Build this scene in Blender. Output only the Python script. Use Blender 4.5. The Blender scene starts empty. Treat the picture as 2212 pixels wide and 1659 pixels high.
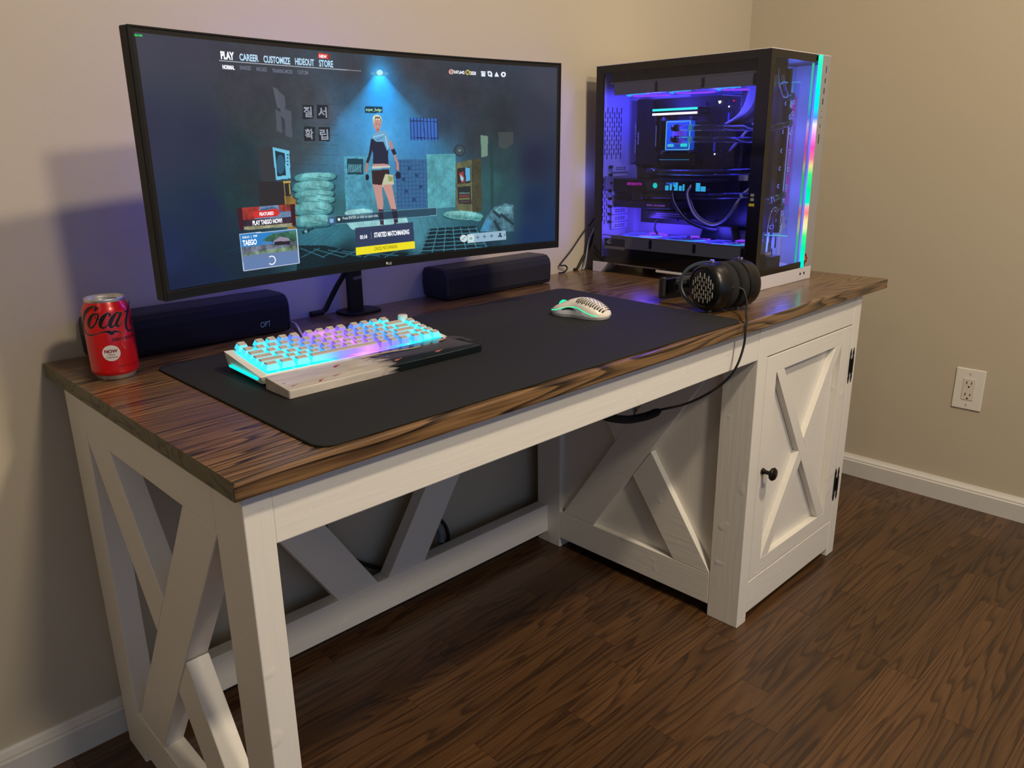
import bpy, math, random
import numpy as np
from mathutils import Vector, Matrix
R_ = random.Random(7)
SC = bpy.context.scene
COL = SC.collection
# ---------------------------------------------------------------- camera
H = 0.7434                                   # height of the desk top
cam_d = bpy.data.cameras.new('camera'); cam = bpy.data.objects.new('camera', cam_d); COL.objects.link(cam)
yaw, pit, rol, F = -0.7711, -0.2947, -0.0138, 1683.13
fw = Vector((-math.sin(yaw)*math.cos(pit), math.cos(yaw)*math.cos(pit), math.sin(pit)))
r0 = Vector((math.cos(yaw), math.sin(yaw), 0)); u0 = r0.cross(fw)
rr = r0*math.cos(rol)+u0*math.sin(rol); uu = u0*math.cos(rol)-r0*math.sin(rol)
M = Matrix((rr, uu, -fw)).transposed().to_4x4(); M.translation = (-0.3147, -0.755, 1.0774)
cam.matrix_world = M
cam_d.sensor_fit = 'HORIZONTAL'; cam_d.sensor_width = 36; cam_d.lens = 36*F/2212
cam_d.clip_start = 0.02
SC.camera = cam
# ---------------------------------------------------------------- world, lamps, exposure
vs = SC.view_settings
vs.view_transform = 'Standard'; vs.look = 'None'; vs.gamma = 1.0; vs.exposure = 0.0; vs.use_curve_mapping = False
w = bpy.data.worlds.new('world'); SC.world = w; w.use_nodes = True
bg = w.node_tree.nodes['Background']; bg.inputs[0].default_value = (0.42, 0.60, 1.0, 1); bg.inputs[1].default_value = 0.66
def area(name, loc, target, size, power, col):
    l = bpy.data.lights.new(name, 'AREA'); l.shape = 'DISK'; l.size = size; l.energy = power; l.color = col
    o = bpy.data.objects.new(name, l); COL.objects.link(o); o.location = loc
    o.rotation_euler = (Vector(target)-Vector(loc)).to_track_quat('-Z', 'Y').to_euler(); return o
area('ceiling_light_far', (0.36, -1.88, 2.42), (0.6, 0.6, 0.9), 0.24, 33, (1, .84, .63))
area('ceiling_light_near', (0.80, -1.00, 2.42), (0.8, -0.8, 0.0), 0.16, 33, (1, .84, .63))
area('fill_light_left', (-1.9, -0.9, 2.42), (-1.2, -0.5, 0.0), 0.25, 5, (1, .82, .58))  # unseen fill lamp, added to warm the left-facing sides
area('ceiling_light_right', (1.85, -0.35, 2.42), (1.85, -0.2, 0.0), 0.20, 4.0, (1, .84, .64))

# ---------------------------------------------------------------- helpers
def lin(c):
    return tuple(((x/255)/12.92 if x/255 <= .04045 else (((x/255)+.055)/1.055)**2.4) for x in c)
class MB:
    def __init__(s): s.v=[]; s.f=[]; s.m=[]; s.cur=0
    def add(s, vs_, fs):
        b=len(s.v); s.v+= [tuple(x) for x in vs_]
        for f in fs: s.f.append([b+i for i in f]); s.m.append(s.cur)
        return s
    def box(s, x0,x1,y0,y1,z0,z1):
        return s.add([(x0,y0,z0),(x1,y0,z0),(x1,y1,z0),(x0,y1,z0),(x0,y0,z1),(x1,y0,z1),(x1,y1,z1),(x0,y1,z1)],
            [(0,3,2,1),(4,5,6,7),(0,1,5,4),(1,2,6,5),(2,3,7,6),(3,0,4,7)])
    def prism(s, poly, ax, a, b):
        """poly of 2D points in the plane normal to axis ax, extruded from a to b"""
        def P(p,t):
            return {0:(t,p[0],p[1]),1:(p[0],t,p[1]),2:(p[0],p[1],t)}[ax]
        n=len(poly); vs_=[P(p,a) for p in poly]+[P(p,b) for p in poly]
        fs=[tuple(range(n))[::-1], tuple(range(n,2*n))]+[(i,(i+1)%n,n+(i+1)%n,n+i) for i in range(n)]
        return s.add(vs_,fs)
    def tube(s, path, r, seg=10, close=True, rs=None):
        pts=[Vector(p) for p in path]; n=len(pts); prev=None; rings=[]
        for i,p in enumerate(pts):
            t=(pts[min(i+1,n-1)]-pts[max(i-1,0)]).normalized()
            if prev is None:
                a=Vector((0,0,1)) if abs(t.z)<.9 else Vector((1,0,0)); nn=t.cross(a).normalized()
            else: nn=(prev-t*prev.dot(t)).normalized()
            prev=nn; bb=t.cross(nn); q=rs[i] if rs else r
            rings.append([p+ (nn*math.cos(2*math.pi*k/seg)+bb*math.sin(2*math.pi*k/seg))*q for k in range(seg)])
        vs_=[x for R in rings for x in R]; fs=[]
        for i in range(n-1):
            for k in range(seg): fs.append((i*seg+k,i*seg+(k+1)%seg,(i+1)*seg+(k+1)%seg,(i+1)*seg+k))
        if close: fs.append(tuple(range(seg))[::-1]); fs.append(tuple((n-1)*seg+k for k in range(seg)))
        return s.add(vs_,fs)
    def cyl(s, a, b, r, seg=24, r2=None):
        return s.tube([a,b], r, seg, rs=[r, r if r2 is None else r2])
    def lathe(s, prof, c=(0,0,0), axis=(0,0,1), seg=48):
        ax=Vector(axis).normalized(); a=Vector((0,0,1)) if abs(ax.z)<.9 else Vector((1,0,0))
        e1=ax.cross(a).normalized(); e2=ax.cross(e1); c=Vector(c); n=len(prof)
        vs_=[c+ax*z+(e1*math.cos(2*math.pi*k/seg)+e2*math.sin(2*math.pi*k/seg))*r for (r,z) in prof for k in range(seg)]
        fs=[(i*seg+k,i*seg+(k+1)%seg,(i+1)*seg+(k+1)%seg,(i+1)*seg+k) for i in range(n-1) for k in range(seg)]
        return s.add(vs_,fs)
    def grid(s, fn, nu, nv):
        vs_=[fn(i/nu,j/nv) for j in range(nv+1) for i in range(nu+1)]
        fs=[(j*(nu+1)+i,j*(nu+1)+i+1,(j+1)*(nu+1)+i+1,(j+1)*(nu+1)+i) for j in range(nv) for i in range(nu)]
        return s.add(vs_,fs)
def mk(name, mb, mat, parent=None, bevel=0, smooth=False, label=None, seg=2, fixn=True, cat=None, group=None, kind=None, sub=0):
    me=bpy.data.meshes.new(name); me.from_pydata(mb.v,[],mb.f)
    mats=mat if isinstance(mat,(list,tuple)) else [mat]
    for m in mats: me.materials.append(m)
    if len(mats)>1: me.polygons.foreach_set('material_index', mb.m)
    if fixn:
        import bmesh
        bm=bmesh.new(); bm.from_mesh(me); bmesh.ops.recalc_face_normals(bm, faces=bm.faces); bm.to_mesh(me); bm.free()
    if smooth: me.polygons.foreach_set('use_smooth',[True]*len(me.polygons))
    me.update()
    o=bpy.data.objects.new(name,me); COL.objects.link(o)
    if parent: o.parent=parent
    if bevel:
        b=o.modifiers.new('b','BEVEL'); b.width=bevel; b.segments=seg; b.limit_method='ANGLE'; b.angle_limit=math.radians(40)
    if sub:
        b=o.modifiers.new('s','SUBSURF'); b.levels=sub; b.render_levels=sub
    if label: o['label']=label
    if cat: o['category']=cat
    if group: o['group']=group
    if kind: o['kind']=kind
    return o
def autosmooth(o, ang=40):
    me=o.data; me.polygons.foreach_set('use_smooth',[True]*len(me.polygons))
    import bmesh
    bm=bmesh.new(); bm.from_mesh(me)
    for e in bm.edges: e.smooth = not (len(e.link_faces)!=2 or e.calc_face_angle(0)>math.radians(ang))
    bm.to_mesh(me); bm.free(); return o
def thing(name, loc, label, cat, rotz=0, group=None):
    o=bpy.data.objects.new(name,None); COL.objects.link(o); o.location=loc; o.rotation_euler=(0,0,rotz)
    o.empty_display_size=.02
    o['label']=label; o['category']=cat
    if group: o['group']=group
    return o
def tag(o,label,cat,group=None):
    o['label']=label; o['category']=cat
    if group: o['group']=group
    return o
# ---------------------------------------------------------------- materials
def pmat(name, col, rough=.5, metal=0, emis=None, es=0, spec=.5, coat=0, trans=0, alpha=1, srgb=True, bump=0, bscale=200, var=0, vscale=6):
    m=bpy.data.materials.new(name); m.use_nodes=True; nt=m.node_tree; b=nt.nodes['Principled BSDF']
    c=lin(col) if srgb else col
    b.inputs['Base Color'].default_value=(*c,1); b.inputs['Roughness'].default_value=rough; b.inputs['Metallic'].default_value=metal
    b.inputs['Specular IOR Level'].default_value=spec; b.inputs['Coat Weight'].default_value=coat
    b.inputs['Transmission Weight'].default_value=trans; b.inputs['Alpha'].default_value=alpha
    if emis is not None:
        b.inputs['Emission Color'].default_value=(*(lin(emis) if srgb else emis),1); b.inputs['Emission Strength'].default_value=es
    tc=nt.nodes.new('ShaderNodeTexCoord')
    if var:
        n=nt.nodes.new('ShaderNodeTexNoise'); n.inputs['Scale'].default_value=vscale; n.inputs['Detail'].default_value=4
        nt.links.new(tc.outputs['Object'],n.inputs['Vector'])
        mx=nt.nodes.new('ShaderNodeMix'); mx.data_type='RGBA'
        mx.inputs['A'].default_value=(*[x*(1-var) for x in c],1); mx.inputs['B'].default_value=(*[min(1,x*(1+var)) for x in c],1)
        nt.links.new(n.outputs['Fac'],mx.inputs['Factor']); nt.links.new(mx.outputs['Result'],b.inputs['Base Color'])
    if bump:
        n=nt.nodes.new('ShaderNodeTexNoise'); n.inputs['Scale'].default_value=bscale; n.inputs['Detail'].default_value=3
        nt.links.new(tc.outputs['Object'],n.inputs['Vector'])
        bp=nt.nodes.new('ShaderNodeBump'); bp.inputs['Strength'].default_value=bump; bp.inputs['Distance'].default_value=.001
        nt.links.new(n.outputs['Fac'],bp.inputs['Height']); nt.links.new(bp.outputs['Normal'],b.inputs['Normal'])
    return m
def emat(name, col, s, srgb=True):
    m=bpy.data.materials.new(name); m.use_nodes=True; nt=m.node_tree; nt.nodes.clear()
    e=nt.nodes.new('ShaderNodeEmission'); o=nt.nodes.new('ShaderNodeOutputMaterial')
    e.inputs[0].default_value=(*(lin(col) if srgb else col),1); e.inputs[1].default_value=s
    nt.links.new(e.outputs[0],o.inputs[0]); return m
def ramp(nt, stops, src, interp='LINEAR'):
    r=nt.nodes.new('ShaderNodeValToRGB'); r.color_ramp.interpolation=interp
    el=r.color_ramp.elements
    while len(el)>1: el.remove(el[-1])
    el[0].position=stops[0][0]; el[0].color=(*stops[0][1],1)
    for p,c in stops[1:]:
        e=el.new(p); e.color=(*c,1)
    nt.links.new(src,r.inputs[0]); return r
def glass(name, tint=(1,1,1), refl=.1, rough=.0):
    """thin clear sheet: what lies behind shows through the tint, with a fresnel gloss on top"""
    m=bpy.data.materials.new(name); m.use_nodes=True; nt=m.node_tree; nt.nodes.clear()
    t=nt.nodes.new('ShaderNodeBsdfTransparent'); t.inputs[0].default_value=(*tint,1)
    g=nt.nodes.new('ShaderNodeBsdfGlossy'); g.inputs['Roughness'].default_value=rough; g.inputs[0].default_value=(1,1,1,1)
    lw=nt.nodes.new('ShaderNodeFresnel'); lw.inputs['IOR'].default_value=1.0+refl*5
    mx=nt.nodes.new('ShaderNodeMixShader'); o=nt.nodes.new('ShaderNodeOutputMaterial')
    ge=nt.nodes.new('ShaderNodeNewGeometry'); sb=nt.nodes.new('ShaderNodeMath'); sb.operation='SUBTRACT'; sb.inputs[0].default_value=1; nt.links.new(ge.outputs['Backfacing'],sb.inputs[1])
    mu=nt.nodes.new('ShaderNodeMath'); mu.operation='MULTIPLY'; nt.links.new(lw.outputs[0],mu.inputs[0]); nt.links.new(sb.outputs[0],mu.inputs[1])
    nt.links.new(mu.outputs[0],mx.inputs[0]); nt.links.new(t.outputs[0],mx.inputs[1]); nt.links.new(g.outputs[0],mx.inputs[2])
    nt.links.new(mx.outputs[0],o.inputs[0]); return m
def wood(name, dark, mid, light, along=0, ring=55, rough=.3, coat=0., stretch=14, dist=1.6, vary=.25, fine=1.0):
    """oak: long cathedral rings, pores and per-board tone (each board shifts the pattern by its own random number)"""
    m=bpy.data.materials.new(name); m.use_nodes=True; nt=m.node_tree; b=nt.nodes['Principled BSDF']; N=nt.nodes.new; L=nt.links.new
    tc=N('ShaderNodeTexCoord'); oi=N('ShaderNodeObjectInfo')
    mul=N('ShaderNodeVectorMath'); mul.operation='MULTIPLY_ADD'
    sc=[1,1,1]; sc[along]=1/stretch
    cmb=N('ShaderNodeCombineXYZ'); mm=N('ShaderNodeMath'); mm.operation='MULTIPLY'; mm.inputs[1].default_value=37.0
    L(oi.outputs['Random'],mm.inputs[0])
    for k in range(3): L(mm.outputs[0],cmb.inputs[k])
    mul.inputs[1].default_value=sc; L(tc.outputs['Object'],mul.inputs[0]); L(cmb.outputs[0],mul.inputs[2])
    warp=N('ShaderNodeTexNoise'); warp.inputs['Scale'].default_value=7.0; warp.inputs['Detail'].default_value=3; warp.inputs['Roughness'].default_value=.55
    L(mul.outputs[0],warp.inputs['Vector'])
    # rings = sawtooth of a smooth field
    f=N('ShaderNodeMath'); f.operation='MULTIPLY'; f.inputs[1].default_value=ring*dist/4; L(warp.outputs['Fac'],f.inputs[0])
    sx=N('ShaderNodeSeparateXYZ'); L(mul.outputs[0],sx.inputs[0])
    a2=N('ShaderNodeMath'); a2.operation='MULTIPLY'; a2.inputs[1].default_value=ring; L(sx.outputs[1 if along!=1 else 0],a2.inputs[0])
    ad=N('ShaderNodeMath'); ad.operation='ADD'; L(f.outputs[0],ad.inputs[0]); L(a2.outputs[0],ad.inputs[1])
    az=N('ShaderNodeMath'); az.operation='MULTIPLY_ADD'; az.inputs[1].default_value=ring*.22; L(sx.outputs[2],az.inputs[0]); L(ad.outputs[0],az.inputs[2])
    fr=N('ShaderNodeMath'); fr.operation='FRACT'; L(az.outputs[0],fr.inputs[0])
    rp=ramp(nt,[(0,(1,1,1)),(.45,(.82,.82,.82)),(.68,(.45,.45,.45)),(.80,(0,0,0)),(.90,(0,0,0)),(1,(.9,.9,.9))],fr.outputs[0])
    # pores
    sc2=[260,260,260]; sc2[along]=9
    pm=N('ShaderNodeVectorMath'); pm.operation='MULTIPLY'; pm.inputs[1].default_value=sc2; L(tc.outputs['Object'],pm.inputs[0])
    pn=N('ShaderNodeTexNoise'); pn.inputs['Scale'].default_value=1; pn.inputs['Detail'].default_value=2; L(pm.outputs[0],pn.inputs['Vector'])
    mr=N('ShaderNodeMapRange'); mr.inputs[1].default_value=.35; mr.inputs[2].default_value=.65; L(pn.outputs['Fac'],mr.inputs[0])
    mixf=N('ShaderNodeMath'); mixf.operation='MULTIPLY_ADD'; mixf.inputs[1].default_value=.35*fine
    L(mr.outputs[0],mixf.inputs[0])
    m2=N('ShaderNodeMath'); m2.operation='MULTIPLY'; m2.inputs[1].default_value=.65; L(rp.outputs[0],m2.inputs[0]); L(m2.outputs[0],mixf.inputs[2])
    cr=ramp(nt,[(0,dark),(.45,mid),(1,light)],mixf.outputs[0])
    # tone per board and slow drift
    dn=N('ShaderNodeTexNoise'); dn.inputs['Scale'].default_value=3; L(mul.outputs[0],dn.inputs['Vector'])
    tv=N('ShaderNodeMath'); tv.operation='MULTIPLY_ADD'; tv.inputs[1].default_value=vary; tv.inputs[2].default_value=1-vary*.75
    L(oi.outputs['Random'],tv.inputs[0])
    t2=N('ShaderNodeMath'); t2.operation='MULTIPLY_ADD'; t2.inputs[1].default_value=.9; L(dn.outputs['Fac'],t2.inputs[0]); 
    t3=N('ShaderNodeMath'); t3.operation='SUBTRACT'; t3.inputs[1].default_value=.45; L(tv.outputs[0],t3.inputs[0]); L(t3.outputs[0],t2.inputs[2])
    vm=N('ShaderNodeVectorMath'); vm.operation='SCALE'; L(cr.outputs[0],vm.inputs[0]); L(t2.outputs[0],vm.inputs['Scale'])
    L(vm.outputs[0],b.inputs['Base Color']); b.inputs['Roughness'].default_value=rough; b.inputs['Coat Weight'].default_value=coat; b.inputs['Coat Roughness'].default_value=.12
    bp=N('ShaderNodeBump'); bp.inputs['Strength'].default_value=.12; bp.inputs['Distance'].default_value=.0006; L(mixf.outputs[0],bp.inputs['Height']); L(bp.outputs[0],b.inputs['Normal'])
    return m
def paint(name, col, rough=.42, bump=.45, along=0):
    """brushed paint over pine: faint grain ridges, knots and drips in relief"""
    m=pmat(name,col,rough); nt=m.node_tree; b=nt.nodes['Principled BSDF']; N=nt.nodes.new; L=nt.links.new
    tc=N('ShaderNodeTexCoord'); mp=N('ShaderNodeVectorMath'); mp.operation='MULTIPLY'; s=[60,60,60]; s[along]=5; mp.inputs[1].default_value=s
    L(tc.outputs['Object'],mp.inputs[0]); n=N('ShaderNodeTexNoise'); n.inputs['Scale'].default_value=1.5; n.inputs['Detail'].default_value=4; L(mp.outputs[0],n.inputs['Vector'])
    v=N('ShaderNodeTexNoise'); v.inputs['Scale'].default_value=22; v.inputs['Detail'].default_value=1; L(tc.outputs['Object'],v.inputs['Vector'])
    r=N('ShaderNodeMapRange'); r.inputs[1].default_value=.68; r.inputs[2].default_value=.76; L(v.outputs['Fac'],r.inputs[0])
    ad=N('ShaderNodeMath'); ad.operation='ADD'; L(n.outputs['Fac'],ad.inputs[0]); L(r.outputs[0],ad.inputs[1])
    bp=N('ShaderNodeBump'); bp.inputs['Strength'].default_value=bump; bp.inputs['Distance'].default_value=.0012; L(ad.outputs[0],bp.inputs['Height']); L(bp.outputs[0],b.inputs['Normal'])
    return m
WALL=pmat('wall_paint',(188,177,155),.75,bump=.12,bscale=260)
TRIM=pmat('trim_paint',(205,202,195),.35)
WHITE=paint('white_paint_x',(224,220,210),along=0); WHITEZ=paint('white_paint_z',(224,220,210),along=2); WHITEY=paint('white_paint_y',(224,220,210),along=1)
OAK=wood('stained_oak',lin((14,10,6)),lin((76,55,35)),lin((134,102,66)),0,ring=130,rough=.3,coat=.22,vary=.4,dist=1.3,stretch=14)
OAKEND=wood('stained_oak_end',lin((60,54,38)),lin((92,86,62)),lin((112,104,78)),1,ring=70,rough=.55,vary=.2,stretch=3)
FLOORW=wood('floor_oak',lin((50,32,17)),lin((73,48,27)),lin((96,67,39)),0,ring=34,rough=.36,coat=.08,vary=.4,stretch=12,dist=2.6)
BLACK=pmat('black_plastic',(22,22,24),.42); BLACKM=pmat('black_metal',(18,17,16),.35,metal=.6)
BLACKG=pmat('black_gloss',(10,10,11),.08); RUBBER=pmat('black_rubber',(14,14,15),.6)
CHROME=pmat('chrome',(210,210,215),.15,metal=1); ALU=pmat('aluminium',(215,215,212),.42,metal=.85)
WPL=pmat('white_plastic',(225,220,210),.35); WCASE=pmat('white_powder_coat',(205,200,202),.45)
GREYPL=pmat('grey_plastic',(90,92,96),.45)
# ================================================================ the room
WY, RX = 0.696, 2.2195
def struct(o): o['kind']='structure'; return o
struct(mk('wall_back', MB().box(-2.6,RX+.1,WY,WY+.1,0,2.46), WALL))
struct(mk('wall_right', MB().box(RX,RX+.1,-4.2,WY,0,2.46), WALL))
struct(mk('wall_left', MB().box(-2.7,-2.6,-4.2,WY+.1,0,2.46), WALL))
struct(mk('ceiling', MB().box(-2.6,RX+.1,-4.2,WY+.1,2.46,2.52), pmat('ceiling_paint',(215,212,205),.8)))
fl=struct(mk('floor', MB().box(-2.6,RX+.1,-4.2,WY+.1,-.05,-.0035), pmat('subfloor_stain',(48,30,18),.5)))
PW=.0655
row=0; y=WY-.001
while y>-1.45:
    x=-1.25-R_.random()*.7
    while x<RX:
        ln=R_.choice([.28,.42,.55,.7,.85,1.0])*(.85+.3*R_.random()); x1=min(x+ln,RX)
        if x1>-1.25:
            x0=max(x,-1.25); m=MB().box(-(x1-x0)/2+.0003,(x1-x0)/2-.0003,-PW/2+.00025,PW/2-.00025,-.0035,0)
            o=mk('plank',m,FLOORW,fl,fixn=False); o.location=((x0+x1)/2,y-PW/2,0)
        x+=ln
    y-=PW
def baseprof(t=.020,h=.0694): return [(0,0),(-t,0),(-t,h*.74),(-t*.8,h*.78),(-t*.8,h*.84),(-t*.35,h*.93),(-t*.2,h),(0,h)]
struct(mk('baseboard_back', MB().prism([(WY+a,b) for a,b in baseprof()],0,-2.6,RX-.0), TRIM, smooth=False))
struct(mk('baseboard_right', MB().prism([(RX+a,b) for a,b in baseprof()],1,-4.2,WY-.020), TRIM))
# outlet on the right wall
ol=thing('wall_outlet',(RX,-.1131,.366),'cream double wall outlet in a wide plate on the grey side wall','outlet')
mk('cover_plate', MB().prism([(-.0398,-.0626),(.0398,-.0626),(.0398,.0626),(-.0398,.0626)],0,-.0045,0), WPL, ol, bevel=.003)
ins=mk('receptacle', MB().box(-.0062,-.0045,-.0165,.0165,-.033,.033), pmat('outlet_insert',(214,206,192),.3), ol, bevel=.0008)
hol=pmat('slot_black',(12,10,9),.8)
for z in (.017,-.019):
    for dy,hh in ((.0065,.0045),(-.0065,.0036)):
        mk('socket_slot', MB().box(-.0066,-.006,dy-.0011,dy+.0011,z-hh+.003,z+hh+.003), hol, ins)
    mk('ground_hole', MB().cyl((-.0066,-.0005,z-.009),(-.006,-.0005,z-.009),.0026,12), hol, ins)
for z in (.048,-.048):
    mk('plate_screw', MB().cyl((-.0055,0,z),(-.004,0,z),.003,12), pmat('screw_cream',(190,180,165),.3), ol)

# ================================================================ the desk
desk=thing('desk',(0,0,0),'white farmhouse desk with dark stained oak top and crossed side braces','desk')
X0,LX,YF,YL,CL,CR=.0139,.036,.010,.080,1.1454,1.6537
ZB=.7196
NB=5; bw=(.694+.008)/NB
for i in range(NB):
    y0=-.008+i*bw
    m=MB().box(-.879,.879,-bw/2,bw/2-.0003,0,H-ZB)
    o=mk('board',m,[OAK,OAKEND],desk,fixn=False); o.location=(.879,y0+bw/2,ZB)
    o.data.polygons[3].material_index=1; o.data.polygons[5].material_index=1
    if i in (0,NB-1):
        import bmesh
        bm=bmesh.new(); bm.from_mesh(o.data)
        yy=-bw/2 if i==0 else bw/2-.0003
        es=[e for e in bm.edges if all(abs(v.co.y-yy)<1e-4 for v in e.verts)]
        bmesh.ops.bevel(bm,geom=es,offset=.0032,segments=2,affect='EDGES',profile=.6); bm.to_mesh(o.data); bm.free()
def dk(name,mb,mat=WHITE,**k): return mk(name,mb,mat,desk,bevel=.0016,**k)
# left end frame
dk('leg', MB().box(X0,X0+LX,YF,YF+YL,0,ZB),WHITEZ)
dk('leg', MB().box(X0,X0+LX,.565,.649,0,ZB),WHITEZ)
dk('end_rail', MB().box(X0,X0+LX,YF+YL,.565,.646,ZB),WHITEY)
dk('end_rail', MB().box(X0,X0+LX,YF+YL,.565,.026,.110),WHITEY)
def xbrace(x0,x1,who='brace',**k):
    dk(who, MB().prism([(.088,.646),(.192,.646),(.553,.11),(.445,.11)],0,x0,x1),WHITEY)
    dk(who, MB().prism([(.465,.646),(.565,.646),(.565,.634),(.3776,.3704),(.3248,.4488)],0,x0,x1),WHITEY)
    dk(who, MB().prism([(.2694,.3708),(.3221,.2925),(.192,.11),(.088,.11)],0,x0,x1),WHITEY)
xbrace(X0+.001,X0+LX-.001)
# front apron and back frame
dk('apron', MB().box(X0+LX,1.077,YF+.001,YF+.039,.6455,ZB))
dk('apron', MB().box(1.077,CL,YF+.001,YF+.039,.6455,ZB))
YB0,YB1=.6105,.6465
dk('back_rail', MB().box(X0+LX,CL+.002,YB0,YB1,.034,.116))
dk('back_rail', MB().box(X0+LX,CL,YB0,YB1,.644,ZB))
for sgn in (-1,1):
    c=.5865; f=lambda x:c+sgn*(x-c)
    pl=[(f(.601),.116),(f(.708),.116),(f(1.045),.644),(f(.938),.644)]
    dk('back_brace', MB().prism(pl,1,YB0+.0005,YB1-.0005))
# cabinet
dk('leg', MB().box(CL,CL+.04,YF,YF+YL,0,ZB),WHITEZ)
dk('leg', MB().box(CR-.04,CR,YF,YF+YL,0,ZB),WHITEZ)
dk('leg', MB().box(CL,CL+.04,.565,.649,0,ZB),WHITEZ)
dk('leg', MB().box(CR-.04,CR,.565,.649,0,ZB),WHITEZ)
for a,b in ((CL,CL+.018),(CR-.018,CR)):
    dk('end_rail', MB().box(a,b,YF+YL,.565,.646,ZB),WHITEY)
    dk('end_rail', MB().box(a,b,YF+YL,.565,.030,.110),WHITEY)
    xbrace(a,b)
dk('side_panel', MB().box(CL+.018,CL+.026,YF+YL-.001,.58,.03,ZB-.001),WHITEZ)
dk('side_panel', MB().box(CR-.026,CR-.018,YF+YL-.001,.58,.03,ZB-.001),WHITEZ)
dk('back_panel', MB().box(CL+.04,CR-.04,.63,.64,.03,ZB-.001),WHITEZ)
dk('cabinet_floor', MB().box(CL+.027,CR-.027,.03,.629,.085,.1),WHITEY)
dk('front_rail', MB().box(CL+.04,CR-.04,YF+.001,YF+.03,.6455,ZB))
dk('front_rail', MB().box(CL+.04,CR-.04,YF+.001,YF+.03,.022,.1045))
DX0,DX1,DZ0,DZ1=1.1885,1.6105,.1075,.6425
IX0,IX1,IZ0,IZ1=1.234,1.565,.147,.603
door=mk('door', MB().box(DX0+.004,DX1-.004,YF+.017,YF+.024,DZ0+.004,DZ1-.004), WHITEZ, desk)
def dd(name,mb,mat=WHITEZ): return mk(name,mb,mat,door,bevel=.001)
dd('stile', MB().box(DX0,IX0,YF+.001,YF+.017,DZ0,DZ1)); dd('stile', MB().box(IX1,DX1,YF+.001,YF+.017,DZ0,DZ1))
dd('door_rail', MB().box(IX0,IX1,YF+.001,YF+.017,DZ0,IZ0),WHITE); dd('door_rail', MB().box(IX0,IX1,YF+.001,YF+.017,IZ1,DZ1),WHITE)
w_=.036; 
dd('cross_brace', MB().prism([(IX0,IZ1),(IX0+w_,IZ1),(IX1,IZ0),(IX1-w_,IZ0)],1,YF+.001,YF+.017))
k_=(IX1-IX0-w_)/(IZ1-IZ0)
h1=(IX1-IX0-w_*2)/(2*k_); h2=(IX1-IX0)/(2*k_); h1m=(IX1-w_-IX0-w_)/(2*k_)
a_=lambda h,o:(IX0+o+k_*h, IZ1-h)
hh=lambda o1,o2: (IX1-o2-IX0-o1)/(2*k_)      # where edge o1 of the full brace meets edge o2 of the other
dd('cross_brace', MB().prism([(IX1-w_,IZ1),(IX1,IZ1),a_(hh(w_,0),w_),a_(hh(w_,w_),w_)],1,YF+.001,YF+.017))
dd('cross_brace', MB().prism([a_(hh(0,w_),0),a_(hh(0,0),0),(IX0+w_,IZ0),(IX0,IZ0)],1,YF+.001,YF+.017))
BRONZE=pmat('dark_bronze',(38,30,26),.35,metal=.7)
kn=mk('knob', MB().lathe([(.0,0),(.0075,0),(.0072,.003),(.0048,.007),(.0045,.013),(.006,.018),(.0135,.0215),(.0155,.026),(.0125,.030),(0,.0315)],(1.2058,YF,.3775),(0,-1,0),32), BRONZE, door, smooth=True, label='dark bronze round door knob')
HB=pmat('hammered_black',(16,14,14),.5,metal=.3,bump=.5,bscale=500)
for hz,hx in ((.5364,1.6280),(.2123,1.6215)):
    m=MB()
    def leaf(x,dz):
        pts=[(x-.0015,.041),(x,.046),(x+.0015,.041),(x+.0035,.035),(x+.0042,.030),(x+.0022,.025),(x+.0045,.019),(x+.0045,-.019),(x+.0022,-.025),(x+.0042,-.030),(x+.0035,-.035),(x+.0015,-.041),(x,-.046),(x-.0015,-.041),(x-.0035,-.035),(x-.0042,-.030),(x-.0022,-.025),(x-.0045,-.019),(x-.0045,.019),(x-.0022,.025),(x-.0042,.030),(x-.0035,.035)]
        m.prism([(hx+a,hz+b+dz) for a,b in pts],1,YF-.0016,YF)
    leaf(-.008,0); leaf(.008,0)
    m.box(hx-.007,hx+.007,YF-.002,YF,hz-.017,hz+.017)
    m.cyl((hx,YF-.003,hz-.017),(hx,YF-.003,hz+.017),.0032,12)
    mk('hinge', m, HB, door, label='black ornamental door hinge')
# ================================================================ text
_tc=bpy.data.curves.new('t','FONT'); _to=bpy.data.objects.new('t',_tc); COL.objects.link(_to)
def text_mesh(s, bold=0.0):
    """mesh data (verts 2D in a unit box, faces) of a line of lettering"""
    _tc.body=s; _tc.offset=bold; _tc.resolution_u=3
    bpy.context.view_layer.update()
    dg=bpy.context.evaluated_depsgraph_get(); me=_to.evaluated_get(dg).to_mesh()
    v=np.array([tuple(x.co)[:2] for x in me.vertices]); f=[tuple(p.vertices) for p in me.polygons]
    _to.evaluated_get(dg).to_mesh_clear()
    mn=v.min(0); mx=v.max(0); return (v-mn)/(mx-mn+1e-9), f
def add_text(mb, s, fn, x0,x1,y0,y1, bold=0.0):
    v,f=text_mesh(s,bold); mb.add([fn(x0+(x1-x0)*a, y0+(y1-y0)*b) for a,b in v], f)
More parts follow.
